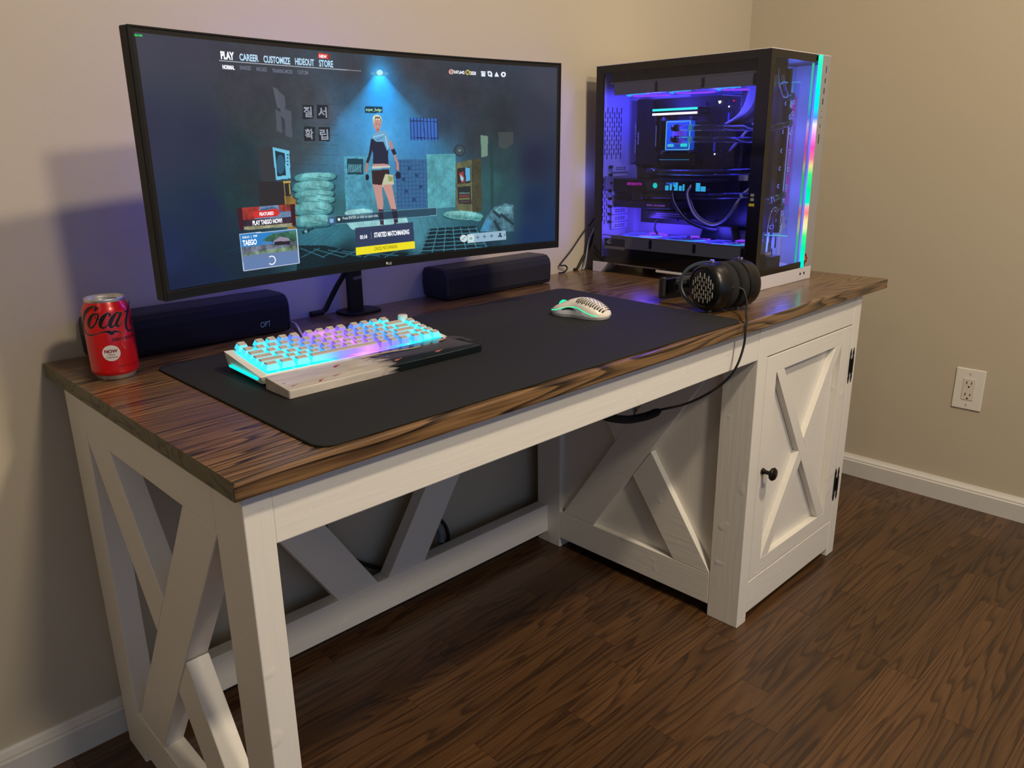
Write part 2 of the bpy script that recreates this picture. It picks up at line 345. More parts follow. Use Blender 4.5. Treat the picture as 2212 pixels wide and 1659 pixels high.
# ================================================================ monitor
mx_,my_,mz_=0.5083,0.4104,1.0554; mw,mh,mR,myaw,mtl=.8275,.3623,2.05,-.0092,.0157
ML=(0.600,0.660,H)
mon=thing('monitor',ML,'wide curved black monitor showing a game menu on a post stand','monitor')
def MP(s,t,off=0.0):
    a=s*mw/2/mR; x=(mR+off)*math.sin(a); y=-(mR-(mR+off)*math.cos(a))-off-off*0; z=t*mh/2
    y=-(mR-mR*math.cos(a))-off*math.cos(a); x=mR*math.sin(a)+off*math.sin(a)*-1
    y,z=y*math.cos(mtl)-z*math.sin(mtl), y*math.sin(mtl)+z*math.cos(mtl)
    return (mx_+x*math.cos(myaw)-y*math.sin(myaw)-ML[0], my_+x*math.sin(myaw)+y*math.cos(myaw)-ML[1], mz_+z-ML[2])
def slab(mb,s0,s1,t0,t1,o0,o1,nu=48):
    """curved slab between offsets o0 (back) and o1 (front)"""
    vs_=[]; 
    for i in range(nu+1):
        s=s0+(s1-s0)*i/nu
        vs_+=[MP(s,t0,o0),MP(s,t1,o0),MP(s,t1,o1),MP(s,t0,o1)]
    fs=[]
    for i in range(nu):
        b=i*4
        for k in range(4): fs.append((b+k,b+(k+1)%4,b+4+(k+1)%4,b+4+k))
    fs.append((0,1,2,3)); fs.append((nu*4+3,nu*4+2,nu*4+1,nu*4))
    return mb.add(vs_,fs)
MBEZ=pmat('monitor_bezel',(24,21,19),.45,spec=.35); MDARK=pmat('monitor_shell',(9,9,11),.45,spec=.35)
m=MB(); slab(m,-1,1,-1,1,-.020,-.0005); mk('back_shell',m,MDARK,mon,bevel=.002)
m=MB(); slab(m,-1,1,.985,1,-.0005,.0015); slab(m,-1,-.99,-1,.985,-.0005,.0015,2); slab(m,.992,1,-1,.985,-.0005,.0015,2); mk('rim',m,MDARK,mon,bevel=.0005)
SL,SRr,ST,SBt=-.977,.977,.951,-.919
m=MB(); slab(m,-.99,SL,-.93,.985,-.0005,.0003,2); slab(m,SRr,.992,-.93,.985,-.0005,.0003,2); slab(m,SL,SRr,ST,.985,-.0005,.0003)
mk('bezel',m,MBEZ,mon)
m=MB(); slab(m,-.99,.992,-1,-.925,-.0005,.0018); mk('lower_bezel',m,MDARK,mon,bevel=.0006)
m=MB(); m.prism([(-.16,-.12),(.16,-.12),(.14,.12),(-.14,.12)],1,.018,.045)
hub=mk('rear_housing',m,MDARK,mon,bevel=.008); hub.location=(mx_-ML[0],my_-ML[1],mz_-ML[2])
# lamp ring on the back that throws the blue glow onto the wall
m=MB(); m.tube([(mx_-ML[0]+.10*math.cos(a),my_-ML[1]+.047,mz_-ML[2]+.10*math.sin(a)) for a in [i*math.pi/16 for i in range(33)]],.004,8,close=False)
mk('glow_ring',m,emat('rear_glow',(70,82,255),58),mon,smooth=True,label='blue glowing ring on the back')
def mblack(): return BLACK
m=MB(); m.box(-.0205,.0135,-.005,.007,0,.40); pole=mk('post',m,MDARK,mon,bevel=.0015)
m=MB(); pts=[]
for k in range(32):
    a=2*math.pi*k/32; c_,s_=math.cos(a),math.sin(a); n_=3.2
    pts.append((.046*abs(c_)**(2/n_)*(1 if c_>0 else -1), -.004+.036*abs(s_)**(2/n_)*(1 if s_>0 else -1)))
m.prism(pts,2,0,.0055); mk('stand_base',m,MDARK,mon,bevel=.0015)
m=MB(); m.box(-.014,.007,-.17,0,.30,.335); m.box(mx_-ML[0]-.05,mx_-ML[0]+.05,my_-ML[1]+.045,my_-ML[1]+.055,mz_-ML[2]-.05,mz_-ML[2]+.05); m.box(-.09,-.0,my_-ML[1]+.055,my_-ML[1]+.075,.30,.335); mk('arm',m,MDARK,mon,bevel=.002)
m=MB(); add_text(m,'suptek',lambda a,b:(a,-.0053,b),-.0085,.0128,.068,.0795); mk('post_lettering',m,pmat('print_grey',(150,150,150),.5),pole,fixn=False)
m=MB(); m.tube([(.5591-ML[0],.50-ML[1],.93-H),(.56-ML[0],.60-ML[1],.865-H),(.5628-ML[0],.64-ML[1],.833-H),(.554-ML[0],.66-ML[1],.8049-H),(.5426-ML[0],.675-ML[1],.7733-H),(.536-ML[0],.682-ML[1],.7555-H),(.528-ML[0],.684-ML[1],0.7500-H),(.50-ML[0],.684-ML[1],0.7500-H)],.0055,10); mk('cable',m,RUBBER,mon,smooth=True)
# LG mark on the lower bezel, in photo pixels -> screen fractions
CF=np.array([[0.403493, 0.47918], [-0.020593, 0.612009], [-0.000856, 0.024075], [-3.6e-05, 0.000907], [-1e-06, 3.8e-05], [-0.0, -0.0], [0.530383, 0.022979], [0.018831, 0.140376], [0.000582, 0.012687], [1.8e-05, 0.0008], [-0.0, 4.5e-05], [0.086631, 0.002097], [0.008279, 0.010172], [0.000514, 0.001743], [3.3e-05, 0.000234], [0.000614, -0.000701], [0.000491, -0.004965], [9.6e-05, -0.000718], [-0.00345, -0.000342], [-0.000574, -0.001586], [-0.000558, 3.1e-05]])
def UV(px,py):
    x=(px-740)/470; y=(py-340)/280
    f=[x**i*y**j for i in range(6) for j in range(6-i)]
    r=np.array(f)@CF; return float(r[0]),float(r[1])
def SP(U,V,off=.0006): return MP(SL+(SRr-SL)*U, ST+(SBt-ST)*V, off)
m=MB()
U0,V0=UV(834.5,568.3)
m.add([SP(U0+.0024*math.cos(a),V0+.0072*math.sin(a),.0021) for a in [i*math.pi/12 for i in range(24)]],[tuple(range(24))])
U0,V0=UV(838,571.5);U1,V1=UV(844.8,570.5)
add_text(m,'LG',lambda a,b:SP(a,b,.0021),U0,U1,V0,V0-.013,.02)
mk('brand_mark',m,pmat('mark_grey',(190,190,190),.4),mon,fixn=False)
# ---------------------------------------------------------------- what the screen shows: colours per point of a fine grid
NU,NV=900,380
gu=(np.arange(NU+1)/NU); gv=(np.arange(NV+1)/NV); GU,GV=np.meshgrid(gu,gv)
IMG=np.zeros((NV+1,NU+1,3))
# control colours (photo pixel, r, g, b) blended by distance
CT=[(300,90,62,63,80),(300,300,44,47,74),(360,560,20,38,82),(385,620,12,28,66),(420,110,60,60,78),(440,300,38,45,72),(455,450,20,38,74),(460,590,12,32,70),
(560,120,62,63,76),(600,190,58,60,70),(900,135,60,60,70),(760,150,58,60,70),(1000,210,50,52,64),(950,180,54,56,66),(1180,165,60,63,82),(1150,250,48,50,70),(1150,350,30,36,66),(1150,440,18,40,80),(1150,510,14,44,90),(1190,500,14,46,92),
(820,190,35,110,170),(740,260,62,100,135),(890,240,50,85,115),(820,300,66,125,168),(760,210,50,80,105),(700,250,76,84,98),(720,320,56,90,108),(660,210,62,66,76),(680,320,62,76,86),(560,250,50,58,64),(520,200,56,58,68),(520,330,30,52,62),(500,430,24,56,62),(540,400,34,50,58),(620,330,56,70,80),(600,280,54,62,70),(730,350,60,100,120),
(910,300,50,95,140),(960,260,44,62,84),(960,330,48,95,125),(1030,300,46,56,66),(1085,260,40,46,54),(1085,350,36,66,72),(1060,400,40,92,94),(1095,430,36,74,84),(890,420,64,120,160),(700,400,40,90,105),(735,440,44,100,110),(780,420,80,170,190),
(720,500,44,120,140),(680,480,60,140,160),(660,520,40,110,130),(600,540,20,60,72),(560,590,14,40,52),(740,560,8,34,44),(860,565,14,50,62),(900,500,66,140,160),(960,480,52,120,138),(1000,510,36,92,110),(960,545,20,62,76),(1050,535,18,50,70),(1080,470,40,88,100),(920,460,60,130,150),(480,560,14,40,60)]
num=np.zeros_like(IMG); den=np.zeros_like(GU)
for px,py,r,g,b in CT:
    U,V=UV(px,py); d=((GU-U)*2.35)**2+(GV-V)**2; wt=1/(d+.0012)**1.6
    num+=wt[...,None]*np.array([r,g,b]); den+=wt
IMG=num/den[...,None]
_rs=np.random.RandomState(3)
def smooth_noise(k,amp):
    n=_rs.rand(NV//k+3,NU//k+3); yy=GV*NV/k; xx=GU*NU/k; y0=yy.astype(int);x0=xx.astype(int);fy=yy-y0;fx=xx-x0
    return amp*((n[y0,x0]*(1-fx)+n[y0,x0+1]*fx)*(1-fy)+(n[y0+1,x0]*(1-fx)+n[y0+1,x0+1]*fx)*fy-.5)
NZ=smooth_noise(14,1)+smooth_noise(5,.7)+smooth_noise(2,.5)
u470,_=UV(481,400); u1108,_=UV(1108,380)
game=((GU>u470)&(GU<u1108))
IMG*= (1+.10*NZ*game)[...,None]; g_=IMG.mean(-1,keepdims=True); IMG=g_+(IMG-g_)*.88
def inside(poly):
    P=[UV(*p) for p in poly]; c=np.zeros(GU.shape,bool); n=len(P)
    for i in range(n):
        (x1,y1),(x2,y2)=P[i],P[(i+1)%n]
        if abs(y2-y1)<1e-9: continue
        c^=((GV<y1)!=(GV<y2))&(GU<(x2-x1)*(GV-y1)/(y2-y1)+x1)
    return c
def fillp(poly,col,a=1.0,nz=0):
    k=inside(poly); c=np.array(col,float)*(1+nz*NZ[k])[:,None] if nz else np.array(col,float)
    IMG[k]=IMG[k]*(1-a)+c*a
def ell(cx,cy,rx,ry,col,a=1.0,rot=0,nz=0): 
    r=math.radians(rot); fillp([(cx+rx*math.cos(t)*math.cos(r)-ry*math.sin(t)*math.sin(r),cy+rx*math.cos(t)*math.sin(r)+ry*math.sin(t)*math.cos(r)) for t in [i*math.pi/10 for i in range(20)]],col,a,nz)
def ln(x0,y0,x1,y1,w,col,a=1.0):
    dx,dy=x1-x0,y1-y0; L=math.hypot(dx,dy); nx,ny=-dy/L*w/2,dx/L*w/2
    fillp([(x0+nx,y0+ny),(x1+nx,y1+ny),(x1-nx,y1-ny),(x0-nx,y0-ny)],col,a)
# light cone under the lamp
uc,vc=UV(820,158); dv=GV-vc; sp=np.abs(GU-uc)*2.35/(np.maximum(dv,1e-4)*1.0+.02)
cone=np.clip(1-(sp/1.15)**3,0,1)*np.clip(1-dv/.62,0,1)*(dv>-.004)
IMG+=cone[...,None]*np.array([12,95,150])*1.0
gl=np.exp(-(((GU-uc)*2.35)**2+(GV-vc)**2)/.0035); IMG+=gl[...,None]*np.array([20,70,100])
ell(820,159,19,5,(90,170,210)); ell(820,157,7,6,(190,250,255))
# walls, brick courses
for yy in range(200,430,22): ln(640,yy,735,yy+4,1.0,(40,48,56),.35)
for xx,yy in [(670,222),(700,200),(660,266),(725,245),(690,330),(650,312),(722,350),(668,350)]: ln(xx,yy,xx+1,yy+21,1,(40,48,56),.35)
fillp([(588,188),(600,193),(606,236),(598,232)],(88,92,104)); fillp([(600,196),(614,208),(618,262),(606,250)],(84,88,100)); fillp([(594,236),(606,243),(609,288),(597,282)],(80,86,98)); fillp([(614,236),(628,240),(631,298),(616,294)],(80,88,100))
for x,y in [(653,226),(684,226),(656,273),(688,274)]: fillp([(x,y),(x+24,y+1),(x+24,y+31),(x,y+31)],(34,38,46))
for xx in (742,): fillp([(742,338),(800,336),(806,470),(748,472)],(78,152,178),1,.25)
fillp([(749,342),(784,343),(785,377),(750,377)],(26,66,80))
for i in range(8): ln(753+i*3.7,355,753+i*3.7,372,2.0,(120,190,205),.8)
fillp([(853,345),(921,344),(922,450),(858,452)],(56,104,150))
for i in range(12): ln(853,350+i*8.6,922,349+i*8.6,.9,(28,62,104),.7)
for i in range(9): ln(857+i*8,345,859+i*8,450,.9,(28,62,104),.7)
for xx,yy in [(880,360),(896,376),(868,384),(905,400),(874,410),(890,428)]: fillp([(xx,yy),(xx+7,yy),(xx+7,yy+7),(xx,yy+7)],(26,50,92),.7)
fillp([(921,333),(984,332),(983,447),(924,451)],(84,160,172),1,.22)
fillp([(886,255),(944,256),(946,303),(888,302)],(58,108,196))
for i in range(9): ln(886+i*7.2,254,888+i*7.2,303,1.8,(28,48,92))
ln(886,261,945,263,1.8,(28,48,92)); ln(887,297,946,299,1.8,(28,48,92))
ell(992,325,12,13,(36,46,54)); ell(992,325,10,11,(60,76,84)); ell(992,325,3,3,(110,130,130))
fillp([(983,352),(1017,345),(1038,343),(1040,455),(1018,461),(985,455)],(96,100,74),1,.3); fillp([(1018,345),(1038,343),(1040,455),(1019,461)],(66,66,50),1,.3)
fillp([(987,364),(1015,360),(1016,395),(988,397)],(40,44,46)); fillp([(988,404),(1016,402),(1017,441),(989,440)],(38,46,48))
fillp([(990,374),(1000,370),(1004,394),(996,395)],(150,60,60)); fillp([(1004,362),(1014,362),(1015,390),(1006,392)],(90,170,215)); fillp([(994,376),(1001,385),(999,392),(994,388)],(150,200,220))
for i,c in enumerate([(90,110,110),(120,60,60),(110,110,70),(80,60,70)]): fillp([(991,416+i*6),(1014,415+i*6),(1014,419+i*6),(991,420+i*6)],c)
fillp([(1037,292),(1053,294),(1052,337),(1039,340)],(112,142,126)); fillp([(1056,300),(1064,300),(1066,500),(1060,500)],(30,60,62),.6); fillp([(1075,285),(1107,285),(1107,310),(1090,322),(1076,318)],(74,78,78),.7)
# television on its cabinet
fillp([(556,317),(590,317),(596,390),(562,391)],(52,56,62)); fillp([(588,318),(624,326),(627,385),(595,389)],(112,196,228)); fillp([(593,325),(614,331),(617,379),(598,381)],(26,50,64)); ell(605,355,9,21,(46,92,118)); 
for i in range(4): ln(619,334+i*7,622,335+i*7,3,(20,40,60))
fillp([(556,392),(625,392),(628,446),(560,448)],(44,42,48)); ln(611,394,627,393,3,(206,170,70)); ln(613,396,616,446,1.2,(190,160,70)); ln(624,396,626,420,1.2,(190,160,70))
fillp([(615,425),(641,421),(646,492),(620,496)],(146,116,58),1,.3)
for cx,cy,rx,ry in [(680,383,46,9),(676,404,46,12),(678,421,44,9),(682,433,42,8),(676,452,43,14),(676,478,43,13)]:
    def sup(k,dx,dy): return [(cx+dx+rx*k*math.copysign(abs(math.cos(t))**.55,math.cos(t)),cy+dy+ry*k*math.copysign(abs(math.sin(t))**.8,math.sin(t))-(.05*rx*k*math.cos(t))) for t in [i*math.pi/12 for i in range(24)]]
    fillp(sup(1.05,0,1.5),(18,52,62)); fillp(sup(1,0,0),(62,124,132),1,.3); fillp(sup(.92,0,-ry*.18),(88,158,162),.8,.3); fillp(sup(.7,3,-ry*.42),(130,196,196),.55,.3)
    ln(cx+rx*.1,cy-ry*.2,cx+rx*.75,cy+ry*.2,1.6,(40,96,104),.7); ln(cx-rx*.5,cy+ry*.1,cx+rx*.2,cy+ry*.35,1.3,(40,96,104),.6)
for i in range(9): ln(760-i*3,474+i*0,690-i*26,545,1.1,(24,80,98),.6)
for i in range(8): ln(905+i*16,470,925+i*26,540,1.1,(24,80,98),.5)
ln(652,503,668,497,7,(20,44,52)); ln(668,497,678,494,3,(20,44,52)); ln(657,501,663,499,5,(120,170,180))
ell(775,459,31,8,(150,210,214),1,-3,.2); fillp([(748,482),(878,468),(882,484),(760,496)],(150,205,210),1,.15)
ell(1000,467,44,10,(40,90,96)); ell(1000,465,43,10,(96,166,166),1,3,.35); ell(996,461,34,5,(140,205,202),.6,3,.3); ell(1030,473,9,5,(80,150,150)); ln(1000,470,1034,472,1.5,(50,110,112),.7)
fillp([(1036,500),(1048,470),(1066,448),(1090,439),(1108,443),(1108,500)],(70,112,128),1,.5); fillp([(1062,458),(1076,446),(1104,446),(1106,462),(1080,462)],(104,156,168),.8,.4); fillp([(1046,492),(1056,470),(1064,486),(1058,499)],(60,120,160),.8,.3); fillp([(1036,500),(1050,472),(1062,478),(1052,500)],(70,140,180),1,.2)
for a,b,c,d in [(1064,455,1080,470),(1080,462,1108,485),(1066,476,1080,500)]: ln(a,b,c,d,6,(26,48,58),.8)
fillp([(926,494),(1026,488),(1050,520),(1010,545),(906,548)],(14,34,44),.95)
for i in range(6): ln(922-i*3,500+i*8.5,1030+i*4,494+i*8,2,(70,140,160),.8)
for i in range(7): ln(930+i*16,491,908+i*25,546,2,(70,140,160),.8)
fillp([(642,530),(700,530),(770,544),(884,546),(870,558),(640,586)],(5,26,34),.85)
for i in range(5): ln(648+i*30,536+i*2,700+i*40,556-i*1,2.4,(50,110,128),.8); ln(650+i*45,556,690+i*45,536,2.0,(50,110,128),.8)
# standing figure: trousers, boots, scarf, long hair tied up
ell(815,262,10,12,(206,196,170)); ell(814,255,9,7,(236,232,200)); ell(815,270,8,12,(196,148,140)); fillp([(808,262),(812,256),(820,257),(823,266),(822,274),(824,262),(820,252),(810,252)],(120,110,96))
ln(811,268,814,268,1.4,(70,40,46)); ln(818,269,821,269,1.4,(70,40,46)); ln(814,279,818,279,1.4,(150,70,80)); fillp([(811,280),(820,280),(822,288),(812,290)],(180,130,124))
fillp([(803,300),(812,296),(830,298),(840,306),(838,340),(839,356),(806,356),(805,330),(802,312)],(36,42,66)); ln(804,300,800,330,6,(40,38,54)); ln(800,330,793,352,6,(44,40,52)); ln(842,304,850,330,6,(186,136,128)); ln(850,330,858,352,5,(186,136,128)); ln(848,322,853,334,8,(38,40,60)); ln(793,352,791,372,5,(176,126,118)); ln(858,352,859,368,5,(186,136,128))
ell(793,383,4,7,(24,28,44)); ell(860,379,6,8,(28,32,60))
fillp([(804,290),(814,286),(830,281),(838,290),(842,318),(836,326),(828,306),(812,306),(805,300)],(110,170,210)); ln(806,296,830,290,2,(170,215,235)); ln(832,294,838,320,2,(170,215,235)); ln(812,303,828,296,1.6,(60,110,150))
fillp([(806,354),(838,354),(840,360),(805,360)],(190,140,130)); ln(803,362,842,360,5,(196,200,190)); ln(806,370,836,384,5,(180,184,168))
fillp([(803,368),(840,366),(844,398),(824,400),(804,398)],(54,38,42)); fillp([(832,376),(848,378),(851,398),(838,402),(824,404),(826,394)],(196,196,166)); fillp([(838,380),(848,382),(848,392),(839,392)],(150,158,90))
fillp([(805,398),(824,400),(828,440),(826,456),(817,456),(812,430)],(196,146,140)); fillp([(826,400),(846,398),(852,430),(856,454),(846,456),(838,430)],(200,150,142))
fillp([(817,452),(828,452),(829,486),(821,486)],(64,44,66)); fillp([(845,452),(857,452),(860,480),(852,484)],(52,38,54))
# menu panels
fillp([(510,450),(636,441),(639,487),(516,497)],(60,24,38)); fillp([(521,449),(625,441),(630,489),(526,497)],(112,140,176),1,.25); fillp([(521,449),(560,446),(556,466),(540,480),(524,482)],(170,56,50),1,.4); fillp([(600,443),(625,441),(627,456),(604,458)],(150,60,56),1,.4); fillp([(560,452),(590,446),(610,458),(560,464)],(70,100,140),1,.2); fillp([(524,476),(629,468),(629,484),(526,492)],(60,44,60),1,.4); fillp([(526,490),(630,482),(630,489),(526,497)],(150,150,120),1,.3)
fillp([(548,456),(598,451),(604,460),(598,467),(550,471),(544,464)],(210,50,48))
fillp([(516,506),(640,495),(646,568),(525,585)],(104,128,170)); fillp([(516,506),(640,495),(643,540),(521,553)],(70,130,190)); fillp([(516,506),(590,499),(560,530),(519,536)],(44,130,200)); fillp([(565,520),(585,505),(640,497),(642,520),(600,524)],(60,110,90),1,.5); fillp([(519,534),(643,520),(643,540),(521,553)],(110,120,136),1,.5); fillp([(590,520),(604,511),(622,514),(628,522),(590,524)],(150,140,160)); fillp([(592,522),(626,520),(626,528),(592,530)],(40,34,48)); fillp([(530,548),(640,530),(642,540),(522,553)],(120,150,110),.8,.5)
fillp([(523,560),(645,546),(646,568),(525,585)],(100,130,180),.6)
ln(516,506,640,495,1.4,(200,220,240)); ln(516,506,525,585,1.4,(190,210,235)); ln(525,585,646,568,1.8,(215,225,245)); ln(640,495,646,568,1.6,(200,215,240))
fillp([(767,492),(892,480),(895,521),(768,534)],(48,58,90),.95); fillp([(768,535),(895,521),(896,537),(769,552)],(244,228,36))
ln(801,501,802,517,1,(120,130,150))
fillp([(725,466),(942,449),(943,465),(725,483)],(20,34,54),.55); fillp([(707,468),(724,466),(725,484),(708,486)],(60,90,120),.75); ln(725,484,943,465,1.4,(120,170,190),.8); ln(707,468,942,448,1.2,(110,150,170),.7); ln(942,448,943,465,1.4,(120,170,190),.8)
fillp([(712,473),(720,472),(720,480),(716,482),(712,480)],(130,180,235)); ell(732,474,5,5,(30,36,44)); ell(732,474,3,3.4,(230,240,240))
ell(1001,515,8,8,(205,220,225)); ln(997,519,1005,511,1.4,(100,130,140)); fillp([(1008,506),(1091,498),(1092,517),(1009,525)],(150,182,205)); fillp([(1009,506),(1023,505),(1024,523),(1010,524)],(190,215,222)); ell(1016.5,515,6,6,(225,240,235)); ell(1016.5,515,4,4,(150,185,180))
for x,y in [(1031.5,512.5),(1046,511),(1061,509.5)]: ln(x-4.2,y,x+4.2,y,1.6,(80,100,120)); ln(x,y-4.2,x,y+4.2,1.6,(80,100,120))
ell(1079,505,2.6,2.6,(50,64,80)); fillp([(1074,512),(1076,508),(1082,508),(1084,512)],(50,64,80)); ln(1088,505,1088,510,1.6,(80,100,110))
fillp([(687,114),(708,117),(708,128),(687,125)],(226,66,50)); fillp([(708,117),(714,118),(714,128),(708,128)],(140,54,50),.7)
ln(472,131.5,780,153,1.3,(190,195,205)); ln(660,144,780,153,1.3,(120,124,134),.6)
fillp([(788,230),(826,231),(826,244),(788,244)],(22,60,86))
ell(974.2,155,5.2,5.6,(235,190,180)); ell(974.2,155,3.4,3.8,(180,130,120)); ell(1009.5,156.5,4.8,5.4,(225,210,120)); ell(1009.5,156.5,3.2,3.8,(110,90,40)); ln(1033,152,1033,162,.8,(90,90,70))
fillp([(1038,154),(1048,154),(1048,157),(1038,157)],(245,245,255)); fillp([(1038.5,158),(1047.5,158),(1047.5,165),(1038.5,165)],(235,240,250)); fillp([(1052,154),(1059,154),(1062,158),(1062,166),(1053,165)],(235,245,255)); fillp([(1055,157),(1059,158),(1059,162),(1055,161)],(60,70,90)); fillp([(1067,165),(1069,160),(1071.5,155),(1074,160),(1076.5,166)],(235,245,255)); ell(1086,161,5.4,5.8,(240,245,255)); ell(1086,161,2.2,2.6,(60,60,80))
ell(830.0,560,0.1,.1,(0,0,0))
lc=np.clip(IMG/255,0,1.2); lc=np.where(lc<=.04045,lc/12.92,((lc+.055)/1.055)**2.4)
me=bpy.data.meshes.new('screen')
pts=np.empty(((NV+1)*(NU+1),3)); colx=[]
for i in range(NU+1):
    p0=np.array(SP(i/NU,0,.0004)); p1=np.array(SP(i/NU,1,.0004))
    pts[i::NU+1]=p0+(p1-p0)*gv[:,None]
ii=np.arange(NV)[:,None]*(NU+1)+np.arange(NU)[None,:]
quads=np.stack([ii,ii+NU+1,ii+NU+2,ii+1],-1).reshape(-1)
me.vertices.add(len(pts)); me.vertices.foreach_set('co',pts.reshape(-1)); nq=NU*NV
me.loops.add(nq*4); me.loops.foreach_set('vertex_index',quads.astype(np.int32)); me.polygons.add(nq)
me.polygons.foreach_set('loop_start',np.arange(nq,dtype=np.int32)*4)
me.update(calc_edges=True); me.validate()
at=me.color_attributes.new('shown','FLOAT_COLOR','POINT'); at.data.foreach_set('color',np.concatenate([lc.reshape(-1,3),np.ones(((NV+1)*(NU+1),1))],1).astype(np.float32).reshape(-1))
sm=bpy.data.materials.new('lit_screen'); sm.use_nodes=True; nt=sm.node_tree; b=nt.nodes['Principled BSDF']
a=nt.nodes.new('ShaderNodeVertexColor'); a.layer_name='shown'; b.inputs['Base Color'].default_value=(.004,.004,.005,1); b.inputs['Roughness'].default_value=.35; b.inputs['Specular IOR Level'].default_value=.3
nt.links.new(a.outputs['Color'],b.inputs['Emission Color']); b.inputs['Emission Strength'].default_value=.95
me.materials.append(sm); scr=bpy.data.objects.new('screen',me); COL.objects.link(scr); scr.parent=mon
# lettering shown on the screen
def slet(name,items,col,s=1.0,off=.0008):
    mt_=emat(name,col,s)
    for t,x0,x1,yb,h,*bd in items:
        m=MB(); U0,V0=UV(x0,yb); _,V1=UV(x0,yb-h); U1,_=UV(x1,yb); add_text(m,t,lambda a,b:SP(a,b,off),U0,U1,V0,V1,bd[0] if bd else .02); mk(name,m,mt_,scr,fixn=False)
slet('menu_lettering',[('CAREER',516.3,557.4,131,15.5,.03),('CUSTOMIZE',568.5,626,135.5,15.5,.03),('HIDEOUT',637,678,140,15,.03),('STORE',689,719,144,15,.03)],(190,225,250),1)
slet('menu_lettering',[('PLAY',475.5,504.5,128,17.5,.05),('NORMAL',479,505,149.5,9.5,.05),('NEW',689.5,705,125,7,.03),('STARTED MATCHMAKING',808,884,513.5,11,.03),('01:14',777.5,793,517,9,.04),('FEATURED',559.5,590.5,466.5,7.5,.03),('PLAY TAEGO NOW!',544.5,609,487,10.5,.04),('TAEGO',523,554,531.5,12.5,.04),('SOLO  |  TPP',522,555,517,6.5,.02),('247,642',979.5,1002.5,160,8,.03),('350',1014.5,1027,162,8,.03)],(245,248,255),1.15)
slet('menu_lettering',[('RANKED',517,541,150.5,9),('ARCADE',552,575,153.5,9),('TRAINING MODE',587,631,157,9),('CUSTOM',641.5,664.5,160,8.5)],(118,122,140),1)
slet('chat_lettering',[('Press ENTER or click to open chat.',740,817,476.5,8,.0)],(225,235,235),1)
slet('name_lettering',[('super_fudge',790,824,241.5,8.5,.01)],(190,240,190),1)
slet('button_lettering',[('CANCEL MATCHMAKING',808,858,541.5,7.5,.0)],(70,60,20),1)
slet('counter_lettering',[('224 FPS',286.5,304,78.5,4.6,.03)],(60,240,110),1)
slet('wall_lettering',[('질',656,674,253,23,.02),('서',687,706,254,23,.02),('확',659,677,301,23,.02),('립',691,709,302,23,.02)],(150,158,172),1)
m=MB(); U0,V0=UV(585.5,562)
ring=[]
for k in range(22):
    a=-2.2+k*4.6/21; ring.append((a,))
pv=[]
for k in range(22):
    a=-2.2+k*4.6/21
    for r in (.0072,.0094): pv.append(SP(U0+r*math.cos(a),V0+r*2.3*math.sin(a),.0008))
m.add(pv,[(2*k,2*k+1,2*k+3,2*k+2) for k in range(21)]); mk('loading_ring',m,emat('ring_white',(245,250,255),1),scr,fixn=False)
# ================================================================ sound bars
SB=[(.604,.002),(.6005,.012),(.600,.050),(.604,.063),(.612,.0705),(.624,.0725),(.676,.0725),(.688,.069),(.6935,.060),(.6945,.030),(.690,.006),(.684,.002)]
CLOTH=pmat('speaker_cloth',(14,14,16),.8,bump=.5,bscale=1500); SBODY=pmat('speaker_body',(26,26,30),.45)
def speaker(x0,x1,label):
    t=thing('sound_bar',((x0+x1)/2,.648,H),label,'speaker',group=None)
    prof=[(a-.648,b) for a,b in SB]; L_=(x1-x0)/2
    mk('body',MB().prism(prof,0,-L_+.005,L_-.005),SBODY,t,bevel=.002)
    ins=lambda k:[(p[0]*k,(p[1]-.036)*k+.036) for p in prof]
    for sg in (-1,1):
        m=MB(); n=len(prof); r0=prof; r1=ins(.93); a,b=sg*(L_-.005),sg*L_
        m.add([(a,*p) for p in r0]+[(b,*p) for p in r1],[(i,(i+1)%n,n+(i+1)%n,n+i) for i in range(n)]+[tuple(range(n,2*n))])
        ec=mk('end_cap',m,SBODY,t,bevel=.001)
        rb=MB()
        for k in range(6): rb.box(b if sg>0 else b-.0012,b+.0012 if sg>0 else b,-.036,.036,.010+k*.005,.0118+k*.005)
        mk('rib',rb,SBODY,ec)
    g=MB(); g.prism([(prof[i][0],prof[i][1]) for i in (1,2,3,4)]+[(prof[k][0]+.002,prof[k][1]-.0002) for k in (4,3,2,1)],0,-L_+.006,L_-.006)
    for v in range(len(g.v)): g.v[v]=(g.v[v][0],g.v[v][1]-.0006,g.v[v][2])
    mk('grille',g,CLOTH,t,label='black cloth grille')
    # feet
    for sx in (-.8,.8): mk('foot',MB().box(sx*L_-.02,sx*L_+.02,-.03,.03,0,.003),RUBBER,t)
    return t
sL_=speaker(.064,.4105,'black sound bar behind the red can with OPT on its display')
speaker(.8033,1.149,'black sound bar under the right half of the monitor, by the wall')
m=MB(); add_text(m,'OPT',lambda a,b:(a-.237,-.0489,b),.3461,.3665,.0165,.0268,-.01); mk('display_lettering',m,emat('display_dim',(70,90,130),.9),sL_,fixn=False)
